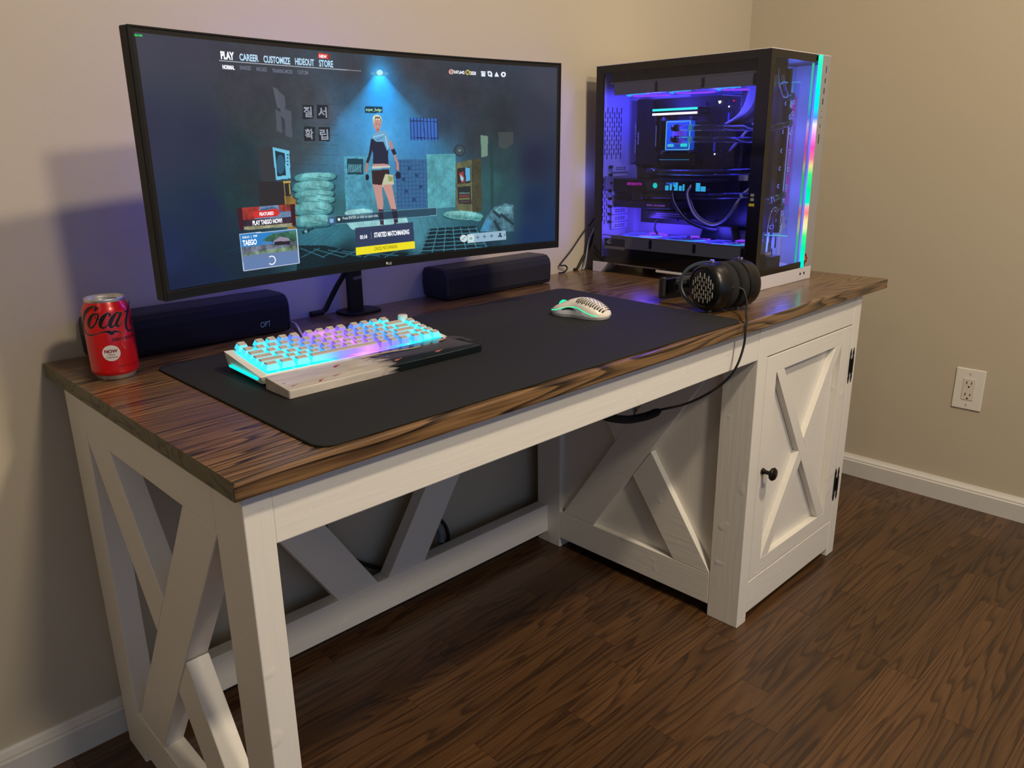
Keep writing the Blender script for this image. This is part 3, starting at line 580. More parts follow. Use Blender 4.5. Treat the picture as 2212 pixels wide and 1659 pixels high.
# ================================================================ desk mat
def rounded_poly(pts,r,n=8):
    out=[]; N=len(pts)
    for i in range(N):
        p=Vector(pts[i]); a=(Vector(pts[i-1])-p).normalized(); b=(Vector(pts[(i+1)%N])-p).normalized()
        ang=a.angle(b); d=r/math.tan(ang/2); p0=p+a*d; p1=p+b*d; c=p+(a+b).normalized()*(r/math.sin(ang/2))
        v0=p0-c; v1=p1-c; t0=math.atan2(v0.y,v0.x); t1=math.atan2(v1.y,v1.x); dt=(t1-t0+math.pi)%(2*math.pi)-math.pi
        for k in range(n+1): t=t0+dt*k/n; out.append((c.x+r*math.cos(t),c.y+r*math.sin(t)))
    return out
MT=.0035
mat_pts=rounded_poly([(.1145,.0070),(1.055,.0020),(1.096,.5145),(.1185,.5140)],.022)
mat=thing('desk_mat',(.6,.25,H),'large black cloth desk mat with stitched edge under keyboard and mouse','desk mat')
mp=[(a-.6,b-.25) for a,b in mat_pts]
MATM=pmat('mat_cloth',(25,25,27),.78,bump=.3,bscale=2500,spec=.35)
mk('cloth',MB().prism(mp,2,0,MT),MATM,mat)
mk('stitched_edge',MB().tube([(a,b,.0018) for a,b in mp+[mp[0]]],.0019,6,close=False),pmat('stitch_black',(14,14,15),.85,bump=.8,bscale=900),mat,smooth=True)
# ================================================================ keyboard
KX,KY,KYAW=.1790,.2745,-.052
kb=thing('keyboard',(KX,KY,H+MT),'white compact keyboard glowing cyan, blue and pink between its keys','keyboard',rotz=KYAW)
KW,KD=.346,.130
def kz(y): return .0185+.0135*y/KD          # height of the case top
def colour_by_place(name, white=0.0, strength=1.0, tint=1.0):
    m=bpy.data.materials.new(name); m.use_nodes=True; nt=m.node_tree; b=nt.nodes['Principled BSDF']; N=nt.nodes.new; L=nt.links.new
    g=N('ShaderNodeNewGeometry'); sx=N('ShaderNodeSeparateXYZ'); L(g.outputs['Position'],sx.inputs[0])
    r=N('ShaderNodeMapRange'); r.inputs[1].default_value=.175; r.inputs[2].default_value=.520
    ns=N('ShaderNodeTexNoise'); ns.inputs['Scale'].default_value=9; L(g.outputs['Position'],ns.inputs['Vector'])
    ad=N('ShaderNodeMath'); ad.operation='MULTIPLY_ADD'; ad.inputs[1].default_value=.05; L(ns.outputs['Fac'],ad.inputs[0]); L(sx.outputs[0],ad.inputs[2])
    dd_=N('ShaderNodeMath'); dd_.operation='MULTIPLY_ADD'; dd_.inputs[1].default_value=.25; L(sx.outputs[1],dd_.inputs[0]); L(ad.outputs[0],dd_.inputs[2])
    s2=N('ShaderNodeMath'); s2.operation='SUBTRACT'; s2.inputs[1].default_value=.118; L(dd_.outputs[0],s2.inputs[0]); L(s2.outputs[0],r.inputs[0])
    cy=lin((0,215,235)); bl=lin((40,110,255)); vi=lin((120,70,255)); pk=lin((196,112,250))
    cr=ramp(nt,[(0,cy),(.24,lin((0,200,240))),(.34,bl),(.42,vi),(.50,pk),(.58,vi),(.66,bl),(.74,lin((10,160,245))),(.82,cy),(1,cy)],r.outputs[0])
    L(cr.outputs[0],b.inputs['Emission Color']); b.inputs['Emission Strength'].default_value=strength
    b.inputs['Base Color'].default_value=(white,white,white,1); b.inputs['Roughness'].default_value=.4
    return m
GLOWP=colour_by_place('lit_plate',.3,2.6); GLOWC=colour_by_place('emissive_keycap_side',.2,1.25)  # keycap sides emit in place of light passing through translucent plastic
KTOP=pmat('keycap_white',(186,178,168),.45)
m=MB()
m.add([(0,0,.0165),(KW,0,.0165),(KW,KD,kz(KD)),(0,KD,kz(KD)),(.004,.006,.004),(KW-.004,.006,.004),(KW-.004,KD-.003,.006),(.004,KD-.003,.006)],[(0,1,5,4),(1,2,6,5),(2,3,7,6),(3,0,4,7),(7,6,5,4)])
bz=[(.0125,.0040),(KW-.0125,.0040),(KW-.0125,KD-.006),(.0125,KD-.006)]
top=[(0,0),(KW,0),(KW,KD),(0,KD)]
# top rim ring and its inner walls
m.add([(x,y,kz(y)-(0.002 if y==0 else 0)) for x,y in top]+[(x,y,kz(y)) for x,y in bz]+[(x,y,kz(y)-.006) for x,y in bz],
      [(i,(i+1)%4,4+(i+1)%4,4+i) for i in range(4)]+[(4+i,4+(i+1)%4,8+(i+1)%4,8+i) for i in range(4)])
mk('case',m,WPL,kb,bevel=.0012)
for x in (.03,KW-.03):
    for y in (.016,KD-.02): mk('foot',MB().cyl((x,y,0),(x,y,.0052),.006,16),RUBBER,kb)
m=MB(); m.add([(x,y,kz(y)-.0045) for x,y in bz],[(0,1,2,3)]); mk('lit_plate',m,GLOWP,kb,fixn=False,label='glowing plate under the keycaps')
m=MB(); m.box(-.0009,.001,.012,KD-.016,.0105,.0135); mk('side_light',m,emat('side_cyan',(0,240,235),2.2),kb,bevel=.0005,label='cyan light strip along the left side')
m=MB(); m.box(KW-.001,KW+.0009,.012,KD-.016,.0105,.0135); mk('side_light',m,emat('side_cyan2',(0,240,235),2.2),kb,bevel=.0005)
UX,UY=.0197,.0184
KEYS={}
def keymesh(wu):
    if wu in KEYS: return KEYS[wu]
    w=UX*wu-.0020; d=UY-.0020; wt=w-.0066; dt=d-.0066; m=MB()
    # skirt emission stands in for key light, upper part and dished top in white
    lv=[(w,d,0,0),(w*.15+wt*.85,d*.15+dt*.85,.0082,.0006),(wt,dt,.0098,.0008)]
    vs_=[]
    for a,b,z,o in lv: vs_+=[(-a/2,-b/2+o,z),(a/2,-b/2+o,z),(a/2,b/2+o,z+.0006),(-a/2,b/2+o,z+.0006)]
    vs_+=[(0,lv[2][3],.0091)] if wu<2 else []
    m.cur=0; m.add(vs_,[(i,(i+1)%4,4+(i+1)%4,4+i) for i in range(4)])
    m2=[(4+i,4+(i+1)%4,8+(i+1)%4,8+i) for i in range(4)]+([(8+i,8+(i+1)%4,12) for i in range(4)] if wu<2 else [(8,9,10,11)])
    for f in m2: m.f.append(list(f)); m.m.append(1)
    me=bpy.data.meshes.new('keycap'); me.from_pydata(m.v,[],m.f); me.materials.append(GLOWC); me.materials.append(KTOP); me.polygons.foreach_set('material_index',m.m)
    me.polygons.foreach_set('use_smooth',[False]*len(me.polygons)); KEYS[wu]=me; return me
rows=[ # row from the front, list of (width, or negative for a gap)
 (0,[1.25,1.25,1.25,6.25,1,1,1,-.25,1,1,1]),
 (1,[2.25]+[1]*10+[1.75,-.25,1,1]),
 (2,[1.75]+[1]*11+[2.25,-.25,1]),
 (3,[1.5]+[1]*12+[1.5,-.25,1]),
 (4,[1]*13+[2,-.25,1]),
 (5.25,[1,-.5,1,1,1,1,-.35,1,1,1,1,-.35,1,1,1,1])]
ang=math.atan2(.0135,KD)
for r,ks in rows:
    x=.0140
    for k in ks:
        if k<0: x+=-k*UX; continue
        o=bpy.data.objects.new('keycap',keymesh(k)); COL.objects.link(o); o.parent=kb
        y=.0105+(r+.5)*UY
        o.location=(x+k*UX/2,y,kz(y)-.0002+(.0012*max(0,r-2.5)+(.0006 if r==0 else 0))); o.rotation_euler=(ang+.03*(r-2.2),0,0)
        x+=k*UX
kx=.0140+15.75*UX; ky=.0105+5.75*UY
mk('knob',MB().lathe([(0,0),(.0088,0),(.0088,.0115),(.0080,.0125),(0,.0125)],(kx,ky,kz(ky)+.001),(0,0,1),40),pmat('knob_white',(214,208,200),.3),kb,label='round white volume knob')
kbi=lambda x,y,z:((x-KX)*math.cos(-KYAW)-(y-KY)*math.sin(-KYAW),(x-KX)*math.sin(-KYAW)+(y-KY)*math.cos(-KYAW),z-H-MT)
mk('cable',MB().tube([kbi(*p) for p in [(.3400,.393,.762),(.347,.42,.7645),(.360,.455,.757),(.382,.51,.752),(.402,.555,.7495),(.418,.59,.749),(.432,.625,.750),(.437,.66,.749),(.43,.685,.748)]],.0022,8),WPL,kb,smooth=True,label='off-white keyboard cable')
# ================================================================ wrist rest
wr=thing('wrist_rest',(.365,.2335,H+MT),'glossy resin wrist rest, milky white fading into black with small fish','wrist rest')
m=bpy.data.materials.new('koi_resin'); m.use_nodes=True; nt=m.node_tree; b=nt.nodes['Principled BSDF']; N=nt.nodes.new; L=nt.links.new
tc=N('ShaderNodeTexCoord'); sx=N('ShaderNodeSeparateXYZ'); L(tc.outputs['Object'],sx.inputs[0])
mv=N('ShaderNodeVectorMath'); mv.operation='MULTIPLY'; mv.inputs[1].default_value=(14,60,60); L(tc.outputs['Object'],mv.inputs[0])
n1=N('ShaderNodeTexNoise'); n1.inputs['Scale'].default_value=1.3; n1.inputs['Detail'].default_value=5; n1.inputs['Distortion'].default_value=1.2; L(mv.outputs[0],n1.inputs['Vector'])
ad=N('ShaderNodeMath'); ad.operation='MULTIPLY_ADD'; ad.inputs[1].default_value=.13; L(n1.outputs['Fac'],ad.inputs[0]); L(sx.outputs[0],ad.inputs[2])
mr=N('ShaderNodeMapRange'); mr.inputs[1].default_value=.030; mr.inputs[2].default_value=.075; L(ad.outputs[0],mr.inputs[0])
n2=N('ShaderNodeTexNoise'); n2.inputs['Scale'].default_value=.7; n2.inputs['Detail'].default_value=4; L(mv.outputs[0],n2.inputs['Vector'])
wc=ramp(nt,[(.3,lin((176,168,160))),(.6,lin((206,198,186))),(.8,lin((225,220,214)))],n2.outputs['Fac'])
dc=ramp(nt,[(.35,lin((3,5,7))),(.6,lin((4,18,22))),(.8,lin((8,34,38)))],n2.outputs['Fac'])
mx=N('ShaderNodeMix'); mx.data_type='RGBA'; L(mr.outputs[0],mx.inputs['Factor']); L(wc.outputs[0],mx.inputs['A']); L(dc.outputs[0],mx.inputs['B']); L(mx.outputs['Result'],b.inputs['Base Color'])
b.inputs['Roughness'].default_value=.16; b.inputs['Coat Weight'].default_value=.6; b.inputs['Coat Roughness'].default_value=.04; b.inputs['Subsurface Weight'].default_value=.0
RES=m
plan=rounded_poly([(-.1835,-.0355),(.1840,-.0355),(.1840,.0340),(-.1835,.0340)],.003,3)
# large rounding at the right end
plan=[(-.1835,-.034),(-.182,-.0355)]+[(.170+.014*math.sin(t),-.0215-.014*math.cos(t)) for t in [i*math.pi/16 for i in range(9)]]+[(.184,-.02),(.184,-.012)]+[(.150+.034*math.cos(t),-.0+.034*math.sin(t)) for t in [i*math.pi/20 for i in range(11)]]+[(-.182,.034),(-.1835,.0325)]
m=MB(); n=len(plan); zt=lambda y:.0125+.0065*min(1,(y+.0355)/.06)
m.add([(a,b,0) for a,b in plan]+[(a,b,zt(b)) for a,b in plan],[tuple(range(n))[::-1],tuple(range(n,2*n))]+[(i,(i+1)%n,n+(i+1)%n,n+i) for i in range(n)])
mk('resin_block',m,RES,wr,bevel=.0022,seg=3)
def fish(x,y,ang,s,col,tail):
    body=[(-1,0),(-.6,.32),(0,.42),(.5,.25),(1.0,.06),(1.6,.28),(1.5,0),(1.6,-.28),(1.0,-.06),(.5,-.25),(0,-.42),(-.6,-.32)]
    c,s_=math.cos(ang),math.sin(ang); P=[(x-.365+(a*c-b*s_)*s,y-.2335+(a*s_+b*c)*s) for a,b in body]
    m=MB(); m.add([(a,b,zt(b)+.00025) for a,b in P],[tuple(range(len(P)))]); mk('fish_inlay',m,col,wr,fixn=False)
RED=pmat('koi_red',(170,30,34),.25,coat=.5); PINK=pmat('koi_pink',(176,140,136),.25,coat=.5); SALM=pmat('koi_salmon',(176,100,92),.25,coat=.5)
fish(.2367,.2070,.5,.0045,RED,0); fish(.2865,.2450,.35,.0055,RED,0); fish(.1900,.226,2.4,.0020,RED,0); fish(.2663,.2130,.2,.006,PINK,0); fish(.197,.2115,.3,.0055,PINK,0)
fish(.4591,.2130,.2,.0075,SALM,0); fish(.3791,.2162,.25,.0070,SALM,0); fish(.500,.2540,.15,.007,SALM,0)
GOLD=pmat('gold_leaf',(216,186,104),.3,metal=.5)
m=MB(); pts=[]; 
for k in range(9):
    t=k/8; pts.append((.338+t*.112-.365,.2505+.004*math.sin(t*5)-.2335,.0012+.0014*math.sin(t*math.pi)))
P=[(a,b+w,0) for a,b,w in pts]+[(a,b-w,0) for a,b,w in pts[::-1]]
m.add([(a,b,zt(b)+.0004) for a,b,_ in P],[tuple(range(len(P)))]); mk('gold_streak',m,GOLD,wr,fixn=False)
# ================================================================ mouse
ms=thing('mouse',(.8755,.2650,H+MT),'white wireless mouse with honeycomb holes and green light strips','mouse',rotz=.215)
def msec(v):   # v 0 rear .. 1 front ; half width and height
    y=-.064+.128*v
    hw=.0315*(1-abs(2*v-1)**4.5)**.5*(1-.16*math.exp(-((v-.58)/.16)**2)) + .001
    z=.0375*math.sin(math.pi*min(1,(.10+.86*v)**.80))**.60 if v<.45 else 0
    zz=np.interp(v,[0,.05,.12,.22,.34,.44,.55,.68,.80,.90,.97,1],[.009,.0165,.0235,.031,.0365,.0382,.0372,.0325,.0262,.0198,.0140,.0100])
    return y,hw,float(zz)
def mpt(u,v,off=0):
    """u -1 left .. 1 right over the top"""
    y,hw,z=msec(v); a=u*math.pi/2; e=.62
    x=hw*abs(math.sin(a))**e*(1 if a>0 else -1); zz=.006+(z-.006)*abs(math.cos(a))**.75
    return x*(1+off*20),y,zz+off
m=MB(); NUm,NVm=36,44
m.grid(lambda a,b:mpt(2*a-1,b),NUm,NVm); mk('shell',m,pmat('mouse_white',(226,220,206),.35),ms,smooth=True)
m=MB(); base=[]
nn=44
L1=[(-msec(i/nn)[1],msec(i/nn)[0]) for i in range(nn+1)]; R1=[(msec(i/nn)[1],msec(i/nn)[0]) for i in range(nn+1)][::-1]; P=L1+R1; n=len(P)
m.add([(a*.93,b*.96,0.0006) for a,b in P]+[(a,b,.0062) for a,b in P],[tuple(range(n))]+[(i,(i+1)%n,n+(i+1)%n,n+i) for i in range(n)]); mk('base',m,pmat('mouse_base',(222,220,214),.4),ms,smooth=False)
def sidecurve(sgn):
    out=[]
    for k in range(25):
        t=k/24; v=.97-t*.86
        zt_=np.interp(t,[0,.12,.3,.5,.62,.75,.9,1],[.0105,.0125,.0185,.0225,.0215,.0165,.0105,.0085])
        y,hw,z=msec(v); q=min(1,max(0,(zt_-.006)/(z-.006)))**(1/.75); a=math.acos(q)
        x=hw*math.sin(a)**.62+.0002; out.append((sgn*x,y,float(zt_)))
    return out
GRN=emat('mouse_green',(40,240,165),1.5)
for sgn in (-1,1): mk('light_strip',MB().tube(sidecurve(sgn),.00085,6),GRN,ms,smooth=True,label='green light strip along the side')
# grey side panel below the strip, black thumb buttons
sc_=sidecurve(-1); m=MB(); vs_=[]; 
for i,p in enumerate(sc_[1:-3]):
    for k in range(5):
        z=.0064+(p[2]-.0012-.0064)*k/4; v=(p[1]+.064)/.128; y,hw,zz=msec(v); q=min(1,max(0,(z-.006)/(zz-.006)))**(1/.75); a=math.acos(q); vs_.append((-(hw*math.sin(a)**.62+.0004),p[1],z))
nr=len(vs_)//5; m.add(vs_,[(i*5+k,i*5+k+1,(i+1)*5+k+1,(i+1)*5+k) for i in range(nr-1) for k in range(4)]); mk('side_panel',m,pmat('mouse_side',(205,208,214),.5),ms,smooth=True)
m=MB(); vs_=[]
for i in range(9):
    t=i/8; v=.72-t*.26; y,hw,zz=msec(v); z0=.0150+.002*math.sin(t*3); z1=z0+.0042*math.sin(math.pi*min(1,.12+t*.85))
    for z in (z0,z1):
        q=min(1,(z-.006)/(zz-.006))**(1/.75); a=math.acos(q); vs_.append((-(hw*math.sin(a)**.62+.0012),y,z))
m.add(vs_,[(2*i,2*i+1,2*i+3,2*i+2) for i in range(8)]); mk('thumb_button',m,BLACK,ms)
mk('scroll_wheel',MB().lathe([(.006,-.0035),(.0105,-.0030),(.0112,0),(.0105,.0030),(.006,.0035)],(0,.040,.0185),(1,0,0),28),GRN,ms,smooth=True,label='green glowing scroll wheel')
m=MB()
for iv in range(13):
    v=.06+iv*.036
    for iu in range(-5,6):
        u=(iu+(.5 if iv%2 else 0))*.105
        if abs(u)>.5: continue
        p0=Vector(mpt(u,v,.00025)); pu=Vector(mpt(u+.02,v,.00025))-p0; pv=Vector(mpt(u,v+.01,.00025))-p0; e1=pu.normalized(); e2=(pv-e1*pv.dot(e1)).normalized()
        m.add([p0+e1*.0019*math.cos(a)+e2*.0022*math.sin(a) for a in [k*math.pi/3 for k in range(6)]],[tuple(range(6))])
for v in (.66,.70,.74,.78):
    for u in (-.18,-.27,.18,.27):
        p0=Vector(mpt(u,v,.00025)); pu=Vector(mpt(u+.02,v,.00025))-p0; pv=Vector(mpt(u,v+.01,.00025))-p0; e1=pu.normalized(); e2=(pv-e1*pv.dot(e1)).normalized()
        m.add([p0+e1*.0013*math.cos(a)+e2*.0015*math.sin(a) for a in [k*math.pi/3 for k in range(6)]],[tuple(range(6))])
mk('ventilation_holes',m,pmat('hole_dark',(40,34,28),.8),ms,fixn=False,kind='stuff')
m=MB()
for pl in [[(-.006,.006),(-.003,.0075),(0,.0062),(.003,.0078),(.006,.006),(.0045,.000),(.0055,-.0055),(.001,-.0045),(-.004,-.006),(-.006,-.001)]]:
    vs_=[]
    for a,bb in pl:
        y=-.022+a*.8; z=.0122+bb*.55; v=(y+.064)/.128; _,hw,zz=msec(v); q=min(1,max(0,(z-.006)/(zz-.006)))**(1/.75); an=math.acos(q); vs_.append((-(hw*math.sin(an)**.62+.0009),y,z))
    m.add(vs_,[tuple(range(len(vs_)))])
mk('emblem',m,pmat('emblem_white',(225,228,230),.4),ms,fixn=False)
# ================================================================ drink can
can=thing('soda_can',(.0599,.5178,H),'red drink can with black script lettering and a white NOW sticker','can')
can.scale=(1.03,1.03,1.03)
CR_=.0331
CANR=pmat('can_red',(214,12,22),.3,metal=.12,coat=.4)
mk('body',MB().lathe([(.0265,.006),(.0300,.0085),(CR_-.0003,.0125),(CR_,.016),(CR_,.1010),(CR_-.0006,.1045),(.0300,.1110),(.0272,.1155),(.0268,.1168)],seg=72),CANR,can,smooth=True)
mk('bottom_rim',MB().lathe([(0,.004),(.020,.0035),(.0235,.0),(.0255,.0006),(.0268,.0035),(.0290,.0075),(.0300,.0086)],seg=72),ALU,can,smooth=True)
mk('lid',MB().lathe([(.0268,.1165),(.0274,.1185),(.0276,.1205),(.0270,.1220),(.0258,.1218),(.0250,.1180),(.0235,.1165),(.0222,.1172),(0,.1176)],seg=72),ALU,can,smooth=True)
tb=MB(); 
tb.tube([(.0+.007*math.cos(a)*1.25-.006,.006*math.sin(a),.1190) for a in [k*math.pi/12 for k in range(25)]],.0013,8,close=False); tb.cyl((.003,0,.1176),(.003,0,.1196),.0024,12); mk('pull_tab',tb,ALU,can,smooth=True)
mk('opening_score',MB().tube([(.010+.007*math.cos(a),.0075*math.sin(a),.1177) for a in [k*math.pi/12 for k in range(25)]],.0005,6,close=False),pmat('score_grey',(110,110,110),.4,metal=.8),can)
INK=pmat('can_black_ink',(26,14,18),.35); INKR=pmat('sticker_red_ink',(150,24,44),.5); EDGE=pmat('can_grey_outline',(150,90,92),.4)
def cpt(th,z,off): return ((CR_+off)*math.cos(th),(CR_+off)*math.sin(th),z)
STR={
'C':[(-2.2124,.10943,.0028),(-2.2173,.11221,.0022),(-2.2851,.11349,.0013),(-2.4274,.1128,.0022),(-2.6372,.10892,.0039),(-2.8863,.10088,.0044),(-3.0948,.09068,.0034),(-3.1961,.08072,.0026),(-3.0944,.07461,.0020),(-2.8772,.0708,.0016),(-2.6375,.07117,.0015),(-2.4395,.07261,.0011),(-2.2075,.07483,.0011),(-2.0242,.07565,.0020),(-1.8774,.07487,.0045),(-1.787,.0726,.0050),(-1.6497,.07477,.0030),(-1.4972,.07324,.0016),(-1.3533,.07059,.0003)],
'b':[(-2.2714,.10977,.0040),(-2.2471,.11039,.0037),(-2.3075,.10628,.0014)],
'o':[(-2.2856,.10254,.0015),(-2.4149,.10167,.0026),(-2.6127,.09406,.0056),(-2.7161,.08637,.0047),(-2.6388,.08183,.0025),(-2.4619,.08484,.0022),(-2.2959,.0923,.0022),(-2.207,.09966,.0024),(-2.2436,.10297,.0016),(-2.3356,.10072,.0012),(-2.318,.09605,.0009),(-2.1689,.09401,.0008),(-2.0553,.09657,.0008)],
'c':[(-1.7625,.09792,.0033),(-1.7358,.10108,.0017),(-1.8308,.10221,.0017),(-2.0016,.09736,.0051),(-2.1523,.0893,.0055),(-2.1678,.08323,.0037),(-2.0479,.08156,.0022),(-1.9079,.08489,.0011),(-1.7645,.08902,.0008)],
'a':[(-1.3618,.10099,.0022),(-1.4896,.10079,.0024),(-1.6651,.09419,.0053),(-1.7891,.0863,.0051),(-1.7603,.08146,.0028),(-1.6056,.08447,.0020),(-1.4394,.09109,.0018),(-1.2991,.10155,.0022)],
'a2':[(-1.2257,.10062,.0031),(-1.4394,.09109,.0040),(-1.5367,.08504,.0040),(-1.4724,.08135,.0022),(-1.2871,.08634,.0008),(-1.1731,.08938,.0006)],
'-':[(-1.0752,.10086,.0020),(-.8805,.1002,.0021)],
'C2':[(-.30,.1100,.0020),(-.45,.1130,.0013),(-.62,.1110,.0024),(-.80,.1030,.0036),(-.9417,.09538,.0040),(-1.0693,.0858,.0046),(-1.0911,.07639,.0040),(-.9659,.07113,.0026),(-.7161,.07212,.0023),(-.3951,.07612,.0013)],
'ola':[(-.3763,.08863,.0013),(-.55,.0890,.0030),(-.7287,.08621,.0036),(-.7654,.07974,.0026),(-.60,.0770,.0020),(-.40,.0830,.0018),(-.30,.0930,.0020)]}
def catmull(P,n=5):
    out=[]
    for i in range(len(P)-1):
        p0=P[max(i-1,0)];p1=P[i];p2=P[i+1];p3=P[min(i+2,len(P)-1)]
        for k in range(n):
            t=k/n; out.append(tuple(.5*((2*p1[j])+(-p0[j]+p2[j])*t+(2*p0[j]-5*p1[j]+4*p2[j]-p3[j])*t*t+(-p0[j]+3*p1[j]-3*p2[j]+p3[j])*t**3) for j in range(len(p1))))
    out.append(P[-1]); return out
def ribbon(mb,P,grow,off):
    Q=catmull(P); n=len(Q); vs_=[]
    for i,(th,z,w_) in enumerate(Q):
        a=Q[max(i-1,0)];b=Q[min(i+1,n-1)]; dx=(b[0]-a[0])*CR_; dz=b[1]-a[1]; L=math.hypot(dx,dz)+1e-9; nx,nz=-dz/L,dx/L; hw=abs(w_)/2+grow
        ez=(grow*dx/L if i==n-1 else (-grow*dx/L if i==0 else 0)); ezz=(grow*dz/L if i==n-1 else (-grow*dz/L if i==0 else 0))
        vs_+=[cpt(th+(nx*hw+ez)/CR_,z+nz*hw+ezz,off),cpt(th-(nx*hw-ez)/CR_,z-nz*hw+ezz,off)]
    mb.add(vs_,[(2*i,2*i+1,2*i+3,2*i+2) for i in range(n-1)])
m1=MB();m2=MB()
for k in STR: ribbon(m1,STR[k],.0004,.00012); ribbon(m2,STR[k],0,.00022)
mk('script_outline',m1,EDGE,can,fixn=False); mk('script_lettering',m2,INK,can,fixn=False)
m=MB(); f=lambda a,b:cpt(a,b,.0002)
add_text(m,'ZERO SUGAR',f,-1.85,-.62,.0605,.0650,.03); mk('flavour_lettering',m,INK,can,fixn=False)
m=MB(); add_text(m,'ZERO CALORIE COLA',f,-1.73,-.35,.0205,.0232,.0); mk('small_lettering',m,pmat('dim_ink',(120,16,24),.4),can,fixn=False)
m=MB(); add_text(m,'CAFFEINE 34mg/12 FL OZ',lambda a,b:cpt(-3.02+b*.12,.062-a*.048,.0002),0,1,0,1,.0); mk('small_lettering',m,pmat('dim_ink2',(225,110,100),.4),can,fixn=False)
m=MB(); n=40; m.add([cpt(-1.928+.366*math.cos(a),.0432+.0119*math.sin(a),.0004) for a in [2*math.pi*k/n for k in range(n)]]+[cpt(-1.928,.0432,.0004)],[(k,(k+1)%n,n) for k in range(n)])
n2_=[cpt(-1.928+.183*math.cos(a),.0432+.006*math.sin(a),.00042) for a in [2*math.pi*k/n for k in range(n)]]
st=MB(); 
for q in range(1,7):
    pass
rings=6; vs_=[cpt(-1.928+.366*r/rings*math.cos(a),.0432+.0119*r/rings*math.sin(a),.0004) for r in range(1,rings+1) for a in [2*math.pi*k/n for k in range(n)]]+[cpt(-1.928,.0432,.0004)]
st.add(vs_,[(r*n+k,r*n+(k+1)%n,(r+1)*n+(k+1)%n,(r+1)*n+k) for r in range(rings-1) for k in range(n)]+[(k,(k+1)%n,rings*n) for k in range(n)])
stk=mk('sticker',st,pmat('sticker_white',(232,226,216),.5),can,fixn=False,label='round white sticker')
m=MB(); g=lambda a,b:cpt(a,b,.0007); add_text(m,'NOW',g,-2.19,-1.665,.0436,.0487,.04); add_text(m,'More',g,-2.05,-1.80,.0398,.0424,0); add_text(m,'Delicious',g,-2.15,-1.70,.0360,.0386,0); mk('sticker_lettering',m,INKR,stk,fixn=False)
# ================================================================ headphones
nh=Vector((-.96,.28,0)).normalized(); bh=Vector((.28,.96,0)).normalized(); zh=Vector((0,0,1))
HC=Vector((1.1340,.0930,H+.0535))
hp=thing('headphones',(HC.x,HC.y,H),'black over-ear headphones lying on their side in front of the computer case','headphones')
def hpt(n_,b_,z_):
    if b_>.055: z_-=(b_-.055)*.27
    p=HC+nh*n_+bh*b_+zh*z_
    return (p.x-HC.x,p.y-HC.y,p.z-H)
HB_=pmat('headphone_black',(19,18,18),.34,metal=.2); YOKE=pmat('yoke_gunmetal',(88,100,108),.45,metal=.35); VEL=pmat('velour',(20,20,21),.95,bump=1,bscale=700); SLOT=pmat('mesh_beige',(215,208,185),.5)
for sgn in (1,-1):
    ax=nh*sgn; c0=hpt(0,0,0)
    cup=mk('ear_cup',MB().lathe([(0,.060),(.036,.0605),(.0385,.0590),(.0400,.0605),(.0425,.0600),(.0465,.0560),(.0490,.0500),(.0500,.0380),(.0500,.0260),(.0485,.0245),(0,.0245)],c0,ax,56),HB_,hp,smooth=True)
    autosmooth(cup,35)
    mk('ear_pad',MB().lathe([(.047,.0245),(.0490,.0215),(.0495,.0160),(.0490,.0075),(.0455,.0022),(.036,.0015),(.030,.005),(.029,.02)],c0,ax,56),VEL,hp,smooth=True,label='soft velour ear pad')
    if sgn==1:
        sl=MB(); e1=bh; 
        cols=[(-.030,[-.012,.006]),(-.0235,[-.019,-.003,.013]),(-.017,[-.024,-.010,.006,.020]),(-.0105,[-.017,-.001,.015]),(-.004,[-.026,-.010,.008,.024]),(.0025,[-.018,-.001,.016]),(.009,[-.026,-.010,.008,.024]),(.0155,[-.018,.0,.016]),(.022,[-.022,-.006,.012]),(.0285,[-.012,.006])]
        for bb,zs in cols:
            for z0 in zs:
                q=[(bb-.0011,z0-.0058),(bb+.0011,z0-.0058),(bb+.0014,z0),(bb+.0011,z0+.0058),(bb-.0011,z0+.0058),(bb-.0014,z0)]
                curve=lambda zz:.0
                P0=[hpt(.0612,a,z) for a,z in q]; P1=[hpt(.0600,a,z) for a,z in q]
                sl.add(P0+P1,[(0,1,2,3,4,5)]+[(i,(i+1)%6,6+(i+1)%6,6+i) for i in range(6)])
        mk('grille_slots',sl,SLOT,cup,kind='stuff',label='beige slots in the outer face')
    # yoke fork: an arc round the cup from the top pivot, past the headband side, to the bottom pivot
    yk=MB(); P=[]
    r=.0535
    for k in range(25):
        a=math.pi/2-math.pi*k/24; P.append((math.cos(a)*(r+.017),math.sin(a)*r))
    vs_=[]
    for i,(b_,z_) in enumerate(P):
        q=.022*max(0,math.cos(math.pi/2-math.pi*i/24))**1.2
        for nn_ in (.0395,.0440):
            vs_.append(hpt(sgn*(nn_+q),b_,z_*.985)); vs_.append(hpt(sgn*(nn_+q),b_*.86,z_*.86))
    n=len(P); fs=[]
    for i in range(n-1):
        a=4*i; b_=4*(i+1)
        for q,w2 in ((0,1),(1,3),(3,2),(2,0)): fs.append((a+q,a+w2,b_+w2,b_+q))
    fs+=[(0,1,3,2),(4*n-4,4*n-3,4*n-1,4*n-2)]
    yk.add(vs_,fs); mk('yoke',yk,YOKE,hp,bevel=.0012)
    for z_ in (.0495,-.0495):
        mk('pivot',MB().cyl(hpt(sgn*.0385,0,z_),hpt(sgn*.0385,0,z_+(.0055 if z_>0 else -.0035)),.0048,16),CHROME,hp,bevel=.0008)
    for z_ in (-.009,.009):
        mk('slider_rod',MB().cyl(hpt(sgn*.047,.058,z_),hpt(sgn*.056,.100,z_),.0022,10),pmat('rod_steel',(150,145,125),.3,metal=.9),hp)
    mk('slider_block',MB().tube([hpt(sgn*.046,.058,0),hpt(sgn*.055,.092,0)],.011,4),HB_,hp,bevel=.002)
